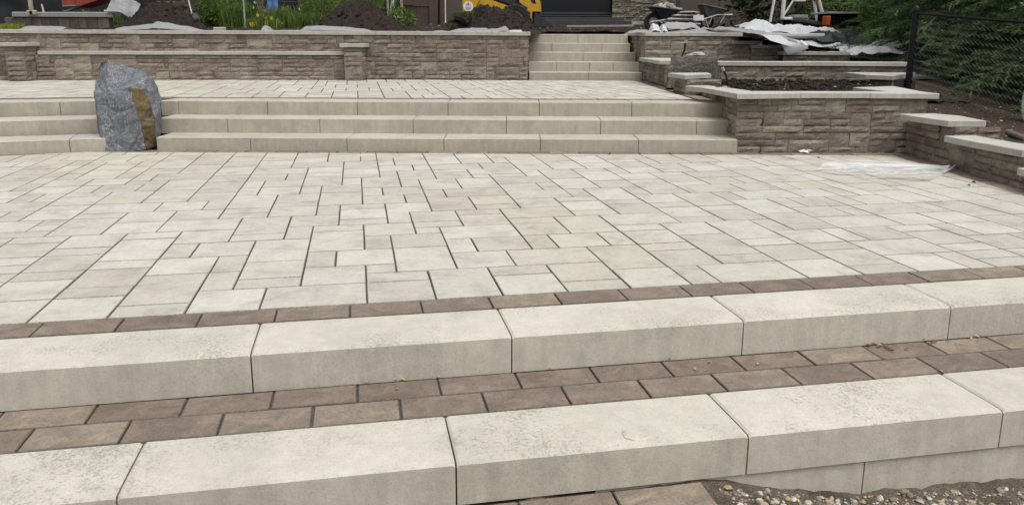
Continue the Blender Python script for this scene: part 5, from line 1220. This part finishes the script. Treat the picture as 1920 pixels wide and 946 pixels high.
ridge('small white crumpled sheet by the top of the narrow steps', z1_([(920, 460), (990, 450), (1090, 450), (1120, 480)], 840), 14.75, SHEET)
tag(MB().box(-.10, -.05, -.03, .10, .05, .035, .012).obj('stone_block', CAP, loc=A(412, 55, wy(W1, -5.5) + .45)), 'small pale stone lying on the soil behind the long wall', 'stone')
ridge('crumpled grey geotextile on the corner of the wall right of the narrow steps', [(1172, 64), (1183, 58), (1197, 55.5), (1214, 56), (1222, 60)], 14.75)
ridge('upright pointed fold of pale sheeting behind the wall cap', [(1216, 60), (1225, 44), (1233, 46), (1238, 58)], 14.9, SHEET)
ridge('small leaning fold of sheeting right of the pointed one', [(1238, 58), (1243, 45.5), (1247, 48), (1252, 59)], 14.95, SHEET)
ridge('low fold of grey geotextile under the wheelbarrows', [(1250, 60), (1285, 57), (1312, 54.5), (1340, 60)], 14.8)
# pallet of wrapped bags
wb = empty('bag_pallet', tuple(A(1290, 50, 16.6)), 0, 'stack of bags wrapped in clear plastic between the wheelbarrows', 'bags')
for i, (x0, x1, yb, yt) in enumerate(((480, 830, 262, 215), (500, 835, 212, 170), (560, 830, 168, 138), (620, 810, 134, 108))):
    c0_, c1_ = A(*z6(x0, yb), 16.6), A(*z6(x1, yt), 16.6); m = MB(); nx, nz = 12, 5; v = []
    for a in range(nx + 1):
        for b in range(nz * 2):
            t = 6.28318 * b / (nz * 2); sx_ = math.sin(math.pi * min(1, max(0, a / nx))) ** .25 if 0 < a < nx else .55
            v.append((c0_.x + (c1_.x - c0_.x) * a / nx + .02 * fbm(a, b, i), 16.9 + .30 * math.cos(t) * sx_, (c0_.z + c1_.z) / 2 + (c1_.z - c0_.z) * .56 * math.sin(t) * sx_ + .008 * fbm(a * .7, b * .7, i)))
    m.add(v, [(a * 10 + b, (a + 1) * 10 + b, (a + 1) * 10 + (b + 1) % 10, a * 10 + (b + 1) % 10) for a in range(nx) for b in range(10)]); m.add(v[:10], [tuple(range(10))]); m.add(v[-10:], [tuple(range(9, -1, -1))])
    rel(wb, m.obj('bag', plain('grey_bag', (0.30, 0.29, 0.28), .5, var=.3, sc=14), wb))
o = MB(); cA = A(*z6(735, 165), 16.5); cB = A(*z6(835, 205), 16.5); o.add([(cA.x, 16.52, cA.z + .02), (cB.x, 16.50, cA.z + .03), (cB.x + .02, 16.50, cB.z), (cA.x + .02, 16.53, cB.z)], [(0, 1, 2, 3)]); rel(wb, o.obj('label_sheet', WHITE, wb))
cloth('plastic_wrap', 'loose clear plastic wrap fallen around the stacked bags', (A(1275, 50, 16.4).x, 16.45), 1.0, .35, 0, .16, 3, film('hazy_wrap', .75, (.6, .6, .6)), lift=.02)
m = MB(); m.box(-.55, -.08, -.03, .55, .08, .03, .006); tag(m.obj('stone_slab', CAP, loc=A(1232, 44, 17.6)), 'long pale slab lying at the foot of the ledge stone pier', 'slab')
m = MB(); m.box(-.8, -.05, -.02, .8, .05, .02, .004, M=Matrix.Rotation(-.015, 4, 'Y')); tag(m.obj('timber_strip', plain('weathered_strip', (.32, .28, .22), .8), loc=A(1125, 49, 19.5)), 'weathered timber strip lying below the dark door', 'timber')

# white sheeting heaped on the right
cloth('plastic_sheet', 'white crumpled sheeting heaped at the left of the sheet pile', (A(1450, 52, 15.9).x, 16.0), 1.3, .7, .05, .20, 5, SHEET, lift=.12)
cloth('plastic_sheet', 'white sheeting with a looped fold in front of the black crate', (A(1528, 52, 16.0).x, 16.0), 1.0, .6, -.1, .22, 9, SHEET, lift=.12)
cloth('plastic_sheet', 'long grey sheet edge running left over the wall end', (A(1405, 60, 15.2).x, 15.2), 1.7, .7, -.2, .10, 15, GSHEET, lift=.06)
cloth('plastic_sheet', 'pale sheet lying under the grey tube', (A(1500, 70, 15.1).x, 15.1), 1.6, .45, .12, .06, 18, SHEET, lift=.07)
cloth('geotextile', 'black geotextile crumpled over the soil in front of the black crate', (A(1592, 72, 15.3).x, 15.35), 1.5, .8, 0, .24, 23, BSHEET, 'geotextile', lift=.08)
cloth('plastic_sheet', 'white sheet spread on the soil beneath the black geotextile', (A(1605, 88, 14.9).x, 14.8), 1.1, .6, .25, .12, 27, SHEET, lift=.06)
cloth('plastic_sheet', 'bright white folded sheet lying on the wall end by the fence post', (A(1648, 102, 13.9).x, 13.95), .95, .6, .1, .16, 31, SHEET, lift=.02, zf=lambda x, y: .93)
cloth('plastic_sheet', 'translucent crumpled film behind the bright white folded sheet', (A(1668, 86, 14.4).x, 14.5), .55, .5, 0, .2, 36, SHEET, lift=.05, zf=lambda x, y: .97)
m = MB(); hang = [(1465, 78), (1500, 84), (1516, 91), (1500, 98), (1478, 103)]
hp = [A(x, y, 13.93) for x, y in ((1444, 76), (1466, 83), (1470, 93), (1478, 103), (1496, 98), (1517, 91), (1512, 86), (1480, 77))]
cH = sum(hp, Vector()) / len(hp); V_ = [tuple(cH + Vector((0, -.05, 0)))] + [tuple(p + Vector((0, .02 * (i % 2), 0))) for i, p in enumerate(hp)] + [tuple(p + Vector((0, .5, .10))) for p in hp[-1:] + hp[:1]]
m.add(V_, [(0, i + 1, (i + 1) % 8 + 1) for i in range(8)] + [(8, 9, 10, 1)]); tag(m.obj('plastic_sheet', SHEET, smooth=True), 'white sheet corner hanging down over the stepped wall cap', 'plastic sheet')
m = MB(); m.tube([A(1425, 65, 15.6), A(1480, 68, 15.5), A(1545, 68, 15.4)], .055, 10); tag(m.obj('cardboard_tube', PVC), 'grey tube lying across the white sheeting', 'tube')
m = MB(); m.tube([A(1395, 48, 17.5), A(1470, 51, 17.4)], .06, 10); tag(m.obj('drain_pipe', BLK), 'black drain pipe lying behind the sheet pile, left one', 'pipe')
m = MB(); m.tube([A(1468, 40, 17.3), A(1500, 41, 17.2), A(1560, 51, 17.0)], .075, 10); tag(m.obj('drain_pipe', BLK), 'thick black drain pipe lying between the sheet pile and the trestle', 'pipe')
m = MB(); m.tube([A(1380, 53, 16.8), A(1420, 52.5, 16.8), A(1445, 50, 16.9)], .04, 8); tag(m.obj('drain_pipe', BLK), 'thin black pipe lying nearest the wall cap', 'pipe')
m = MB(); pts_ = [A(1375 + 28 * math.cos(a), 47 - 17 * math.sin(a), 17.9) for a in [math.pi * q_ / 12 for q_ in range(13)]]; m.tube(pts_, .010, 6); tag(m.obj('hose', BLK), 'black hose arching up against the brown wall', 'hose')
# crate
CYy = 16.7; cr_ = empty('plastic_crate', tuple(A(1605, 62, CYy)), 0, 'large black slatted crate with a pale lid and debris on top', 'crate')
c0_, c1_ = A(1556, 66, CYy), A(1640, 24, CYy); zb_, zt_ = c0_.z - .05, A(1600, 24.5, CYy).z
rel(cr_, MB().box(c0_.x + .03, CYy + .05, zb_, c1_.x + .18, CYy + .85, zt_ - .02, .005).obj('shade_fill', plain('crate_shade_fill', (.008, .008, .010), .9), cr_))  # near-black fill painting the shade seen between the slats
for i in range(17):
    x = c0_.x + (c1_.x - c0_.x + .2) * i / 16; rel(cr_, MB().box(x - .012, CYy - .01, zb_, x + .012, CYy + .02, zt_ - .03, .003).obj('slat', BLK, cr_))
for i in range(8):
    z = zb_ + (zt_ - zb_ - .05) * i / 7; rel(cr_, MB().box(c0_.x - .015, CYy - .022, z - .014, c1_.x + .21, CYy - .006, z + .014, .003).obj('rail', BLK, cr_))
rel(cr_, MB().box(A(1552, 22, CYy).x, CYy - .08, zt_ - .015, A(1652, 22, CYy).x, CYy + .95, zt_ + .02, .006).obj('lid', CAP, cr_))
m = MB(); rg = random.Random(12)
for _ in range(26): pebble(m, rg.uniform(A(1562, 22, CYy).x, A(1645, 22, CYy).x), CYy + rg.uniform(0, .6), zt_ + .035, rg.uniform(.02, .06), rg)
tag(m.obj('rubble', SOIL), 'small dark rubble scattered on the crate lid', 'rubble', kind='stuff')
m = MB(); a_ = A(1548, 47, 16.5); b_ = A(1556, 30, 16.5); m.box(a_.x, 16.45, a_.z, b_.x, 16.7, b_.z, .01); tag(m.obj('orange_bucket', ORANGE), 'orange plastic panel at the left side of the black crate', 'panel')
m = MB(); m.tube([A(1564, 20, 20), A(1567, -20, 20)], .02, 6); tag(m.obj('marker_pole', plain('yellow_paint', (.6, .45, .05), .5)), 'yellow upright pole behind the black crate', 'pole')
gs = MB().box(A(1548, 20, 23).x, 23, 1.3, A(1700, 20, 23).x, 23.2, 4.3, .005).obj('grey_shed', GRSID); tag(gs, 'plain grey-brown shed wall behind the black crate', 'shed')
# trestle / ladder frame, pale block, plank
tl = empty('step_ladder', tuple(A(1500, 40, 18)), 0, 'white folding step ladder and props standing before the brown wall', 'ladder')
for (x0, y0, x1, y1, r_) in ((1444, 42, 1454, -12, .030), (1467, 36, 1471, -12, .045), (1468, 32, 1488, 0, .022), (1533, 44, 1526, 0, .035), (1546, 41, 1535, 0, .04)):
    m = MB(); m.tube([A(x0, y0, 18), A(x1, y1, 18)], r_, 6); rel(tl, m.obj('leg', WHITE, tl))
rel(tl, MB().box(A(1488, 0, 18).x, 17.9, A(1488, 3, 18).z, A(1508, 0, 18).x, 18.1, A(1488, -4, 18).z, .005).obj('tray', WHITE, tl))
rel(tl, MB().box(A(1524, 0, 18).x, 17.9, A(1524, 2, 18).z, A(1531, 0, 18).x, 18.1, A(1524, -5, 18).z, .005).obj('hinge', RED, tl))
m = MB(); m.box(A(1488, 36, 17.6).x, 17.5, A(1488, 39, 17.6).z, A(1513, 36, 17.6).x, 17.9, A(1488, 34.3, 17.6).z, .006); m.box(A(1486, 36, 17.6).x, 17.48, A(1488, 33.5, 17.6).z, A(1511, 36, 17.6).x, 17.9, A(1488, 28.5, 17.6).z, .006); tag(m.obj('stone_pallet', CAP), 'two pale stone slabs stacked below the ladder', 'slabs')
m = MB(); m.box(A(1510, 44, 17.8).x, 17.8, A(1510, 46, 17.8).z, A(1548, 44, 17.8).x, 17.95, A(1510, 40, 17.8).z, .006); tag(m.obj('timber_baulk', plain('red_brown_timber', (.13, .07, .05), .8)), 'red-brown timber lying behind the black pipe', 'timber')
m = MB(); m.box(-.09, -.06, 0, .09, .06, .05, .012); tag(m.obj('paint_pot', WHITE, loc=A(1476, 37, 17.2)), 'small white box on the black pipe', 'box')
m = MB(); m.tube([A(1502, 78, 14.9), A(1513, 87, 14.7)], .028, 8); m.tube([A(1513, 87, 14.7), A(1516, 86, 14.7)], .008, 5); tag(m.obj('white_roll', WHITE), 'small white roll lying on the soil between the sheets', 'roll')

# ------------------------------------------------------------------ small things near the walls
def pipe(label, a, b, Y, r=.016):
    p = empty('riser_pipe', tuple(A(*a, Y)), 0, label, 'pipe'); m = MB(); A_, B_ = A(*a, Y), A(*b, Y); mid = (A_ + B_) / 2 + Vector((.02, 0, 0))
    m.tube([A_, mid, B_], r, 8); rel(p, m.obj('pipe', BLK, p)); m = MB(); m.tube([B_, B_ + (B_ - mid).normalized() * .05], r * 1.25, 8); rel(p, m.obj('fitting', STEEL, p))
pipe('leaning black pipe behind the brown boulder', (1277, 108), (1285, 81), 12.9)
pipe('curved black pipe rising from the planting bed by the long cap', (1364, 164), (1357, 133), 10.6)
zr = A(1305, 106, 12.15).z
o = cloth('plastic_bag', 'small clear bag with dark contents on the brown boulder', (A(1303, 104, 12.2).x, 12.15), .27, .16, 0, .055, 61, film('bag_film', .9, (.6, .6, .6), .5), 'bag', nx=20, ny=12, zf=lambda x, y: zr, lift=.01)
m = MB(); m.tube([A(1300, 103, 12.1), A(1309, 103, 12.1)], .018, 8); tag(m.obj('pipe_fitting', BLK), 'small black fitting inside the bag on the brown boulder', 'fitting')
def puck(px, py, mat, lab, r=.03):
    x, y = U(px, py, .662); m = MB(); n = 14; m.add(*prism([(math.cos(6.28318 * k_ / n) * r, math.sin(6.28318 * k_ / n) * r) for k_ in range(n)], 0, .014, .004)); tag(m.obj('round_stopper', mat, loc=(x, y, .661)), lab, 'stopper')
puck(1346, 163, DKSTEEL, 'small dark round cap lying on the long planter capstone'); puck(1359, 163.5, plain('pale_blue_plastic', (.35, .40, .52), .4), 'small pale blue round cap beside the dark one')
m = MB(); x, y = U(1511, 287, 0); rg = random.Random(2)
for _ in range(5):
    a = rg.uniform(0, 6.28); m.add([(0, 0, .008), (math.cos(a) * .09, math.sin(a) * .04, .012 + rg.uniform(0, .02)), (math.cos(a + .8) * .06, math.sin(a + .8) * .05, .004), (math.cos(a + .4) * .02, .0, .055 * rg.random())], [(0, 1, 3), (1, 2, 3), (2, 0, 3)])
tag(m.obj('paper_scrap', WHITE, loc=(x, y, .004)), 'small torn white scrap at the foot of the planter wall', 'scrap')
# thin film lying on the pavers
outl = [(1520, 322), (1552, 312), (1590, 302), (1640, 303), (1700, 305), (1745, 312), (1790, 318), (1768, 328), (1740, 342), (1690, 339), (1655, 336), (1622, 327), (1600, 330), (1565, 328), (1545, 322)]
op = [Vector(U(x, y, 0)) for x, y in outl]; cen = sum(op, Vector((0, 0))) / len(op); m = MB(); K = 16; n = len(op) * 4; V_ = []
ring = []
for i in range(len(op)):
    a, b = op[i], op[(i + 1) % len(op)]
    for q_ in range(4): ring.append(a.lerp(b, q_ / 4) + Vector((noise.noise(Vector((i, q_, 1))), noise.noise(Vector((i, q_, 9))))) * .025)
for r_ in range(K + 1):
    t = r_ / K
    for p in ring:
        q_ = cen.lerp(p, t); wv_ = .5 + .5 * math.sin(q_.y * 9 + 3.0 * noise.noise(Vector((q_.x * 1.2, q_.y * 1.2, 5))) + q_.x * 2.2)
        V_.append((q_.x, q_.y, .006 + .055 * wv_ ** 3 + .018 * abs(noise.noise(Vector((q_.x * 8, q_.y * 8, 2))))))
m.add(V_, [(r_ * n + i, (r_ + 1) * n + i, (r_ + 1) * n + (i + 1) % n, r_ * n + (i + 1) % n) for r_ in range(K) for i in range(n)])
fo = m.obj('plastic_film', CLEAR, smooth=True); tag(fo, 'thin translucent film lying crinkled on the pavers at the right', 'plastic film')
a_ = [Vector((*U(1768, 326, 0), .02)), Vector((*U(1782, 322, 0), .03)), Vector((*U(1791, 318, 0), .05)), A(1792, 309, U(1791, 316, 0)[1])]
m = MB(); m.tube(a_, [.016, .008, .005, .002], 5); tag(m.obj('film_strip', film('twisted_film', .85, (.85, .86, .88))), 'twisted tail of film curling up beside the stone wall', 'plastic film')

# fallen leaves and grit
LEAFY = plain('dry_yellow_leaf', (.44, .36, .19), .8, var=.3, sc=40); LEAFB = plain('dry_brown_leaf', (.16, .085, .04), .8, var=.3, sc=40)
def leaf(px, py, z, mat, lab, grp, s=.02):
    x, y = U(px, py, z); m = MB(); v = [(0, -s, 0), (s * .5, -s * .3, .004), (s * .45, s * .4, .007), (0, s, .003), (-s * .45, s * .4, .006), (-s * .5, -s * .3, .003), (0, 0, -.001)]
    m.add(v, [(i, (i + 1) % 6, 6) for i in range(6)]); tag(m.obj('leaf', mat, loc=(x, y, z + .004), rz=rnd.uniform(0, 6)), lab, 'leaf', grp)
for px, py in ((1303, 693), (1330, 680), (1421, 683), (1763, 697), (1031, 690), (688, 717), (742, 714), (755, 713), (823, 708), (744, 731), (1255, 674), (1634, 644), (1727, 636), (1730, 637), (1816, 634), (1832, 632), (1838, 630), (1650, 648), (1822, 636)):
    leaf(px, py, -.168, LEAFY, 'small dry yellow leaf lying on the brown paver landing', 'yellow leaves on the landing', .008 + .006 * rnd.random())
for px, py in ((1640, 646), (1648, 650), (1655, 647), (1662, 651), (1668, 655), (1745, 646), (1752, 641), (1700, 655), (1672, 658), (1629, 648)):
    leaf(px, py, -.168, LEAFB, 'small dry brown leaf lying on the brown paver landing', 'brown leaves on the landing', .012 + .008 * rnd.random())
for px, py in ((1648, 288), (1656, 287), (1690, 284), (1684, 287), (1632, 288)): leaf(px, py, .0, LEAFY, 'small yellow leaf at the corner below the planter wall', 'yellow leaves in the wall corner', .022)
for i, (px, py, s) in enumerate(((1535, 296, .014), (1826, 342, .016), (1817, 348, .012), (1763, 318, .016))):
    m = MB(); pebble(m, 0, 0, 0, s, rnd); tag(m.obj('pebble', DTRIM, loc=(*U(px, py, 0), .006)), 'small dark pebble lying on the pale pavers', 'pebble', 'dark pebbles on the patio')
for pl_i, (pp_, z_, lab) in enumerate((([(1190, 826), (1172, 822), (1167, 812), (1172, 807)], -.1685, 'thin curled dark twig on the top of the lowest step')  ,)):
    m = MB(); m.tube([(*U(x, y, z_), z_ + .003) for x, y in pp_], .0007, 4); tag(m.obj('twig', BARK), lab, 'twig')
# rubble and stones on soil
m = MB(); rg = random.Random(19)
for _ in range(260):
    x, y = rg.uniform(-12, 8), rg.uniform(14.9, 22); 
    if x < 2.6 and y < 16.5 and x > .2: continue
    pebble(m, x, y, h_up(x, y) + .005, rg.uniform(.008, .03), rg)
for _ in range(90):
    x, y = rg.uniform(2.8, 5.1), rg.uniform(9.4, 12.1); pebble(m, x, y, .60 + .03 * sm(10, 12, y), rg.uniform(.006, .018), rg)
for _ in range(420):
    x, y = rg.uniform(4.9, 7.5), rg.uniform(6, 10.5); pebble(m, x, y, h_m(x, y) + .004, rg.uniform(.006, .02), rg)
tag(m.obj('loose_stones', PEB, tint=True), 'small loose stones scattered over the soil and mulch', 'stones', kind='stuff')
# clods on the soil heaps and beds
m = MB()
for _ in range(900):
    x, y = rg.uniform(2.8, 5.1), rg.uniform(9.4, 12.1); pebble(m, x, y, .585 + .04 * sm(10, 12, y) + .02 * rg.random(), rg.uniform(.012, .04), rg)
for _ in range(1600):
    x, y = rg.uniform(-12, 7), rg.uniform(14.8, 18)
    if .2 < x < 2.6 and y < 16.5: continue
    pebble(m, x, y, h_up(x, y), rg.uniform(.015, .05), rg)
tag(m.obj('soil_clods', SOIL), 'crumbly clods strewn over the dark soil', 'soil', kind='stuff')
# things half seen through the fence
m = MB(); c_ = A(1778, 143, 12.9)
o = MB().box(A(1708, 143, 12.2).x, 12.2, A(1708, 148, 12.2).z, A(1812, 143, 12.2).x, 12.4, A(1708, 141.5, 12.2).z, .01).obj('timber_edging', plain('grey_edging', (.16, .155, .15), .8)); tag(o, 'grey timber edging lying behind the fence', 'edging')
ch = empty('garden_chair', tuple(A(1735, 150, 13)), 0, 'weathered grey garden chair half hidden behind the fence', 'chair')
gw = plain('weathered_slats', (.15, .15, .14), .8)
for p_ in ([(1722, 170), (1742, 128)], [(1742, 168), (1750, 140)], [(1733, 90), (1745, 72)], [(1725, 100), (1733, 88)]):
    m = MB(); m.tube([A(x, y, 13) for x, y in p_], .028, 5); rel(ch, m.obj('leg', gw, ch))
for x0, y0, x1 in ((1728, 134, 1756), (1738, 84, 1762), (1725, 143, 1752)):
    rel(ch, MB().box(A(x0, y0, 13).x, 12.98, A(x0, y0 + 3, 13).z, A(x1, y0, 13).x, 13.04, A(x0, y0 - 2, 13).z, .004).obj('slat', gw, ch))
o = MB().box(A(1762, 100, 14.2).x, 14.2, .8, A(1790, 100, 14.2).x, 14.5, A(1770, 62, 14.2).z, .03).obj('red_barrel', RED); tag(o, 'dull red cabinet standing among the spruces', 'cabinet')
yb_ = empty('yellow_tag', tuple(A(1918, 200, 9.3)), 0, 'rounded yellow plate edged in grey at the right edge behind the fence', 'plate')
yp = MB(); c_ = A(1936, 190, 9.6); n = 28; yp.add(*prism([(math.cos(6.28318 * k_ / n) * .13, math.sin(6.28318 * k_ / n) * .27) for k_ in range(n)], 0, .03, .006, bottom=True))
o = yp.obj('plate', plain('pale_yellow_plastic', (.50, .42, .14), .5), yb_); o.rotation_euler = (math.pi / 2, 0, 0); o.location = c_ - Vector(yb_.location)
m = MB(); m.tube([(math.cos(6.28318 * k_ / n) * .135, -.02, math.sin(6.28318 * k_ / n) * .28) for k_ in range(n + 1)], .012, 6); o = m.obj('rim', PVC, yb_); o.location = c_ - Vector(yb_.location)
m = MB(); m.tube([A(1890, 248, 8.6), A(1925, 262, 8.2)], .035, 10); tag(m.obj('bark_log', plain('grey_log', (.13, .12, .11), .9)), 'grey coil of mesh edging lying in the mulch at the right edge', 'edging')
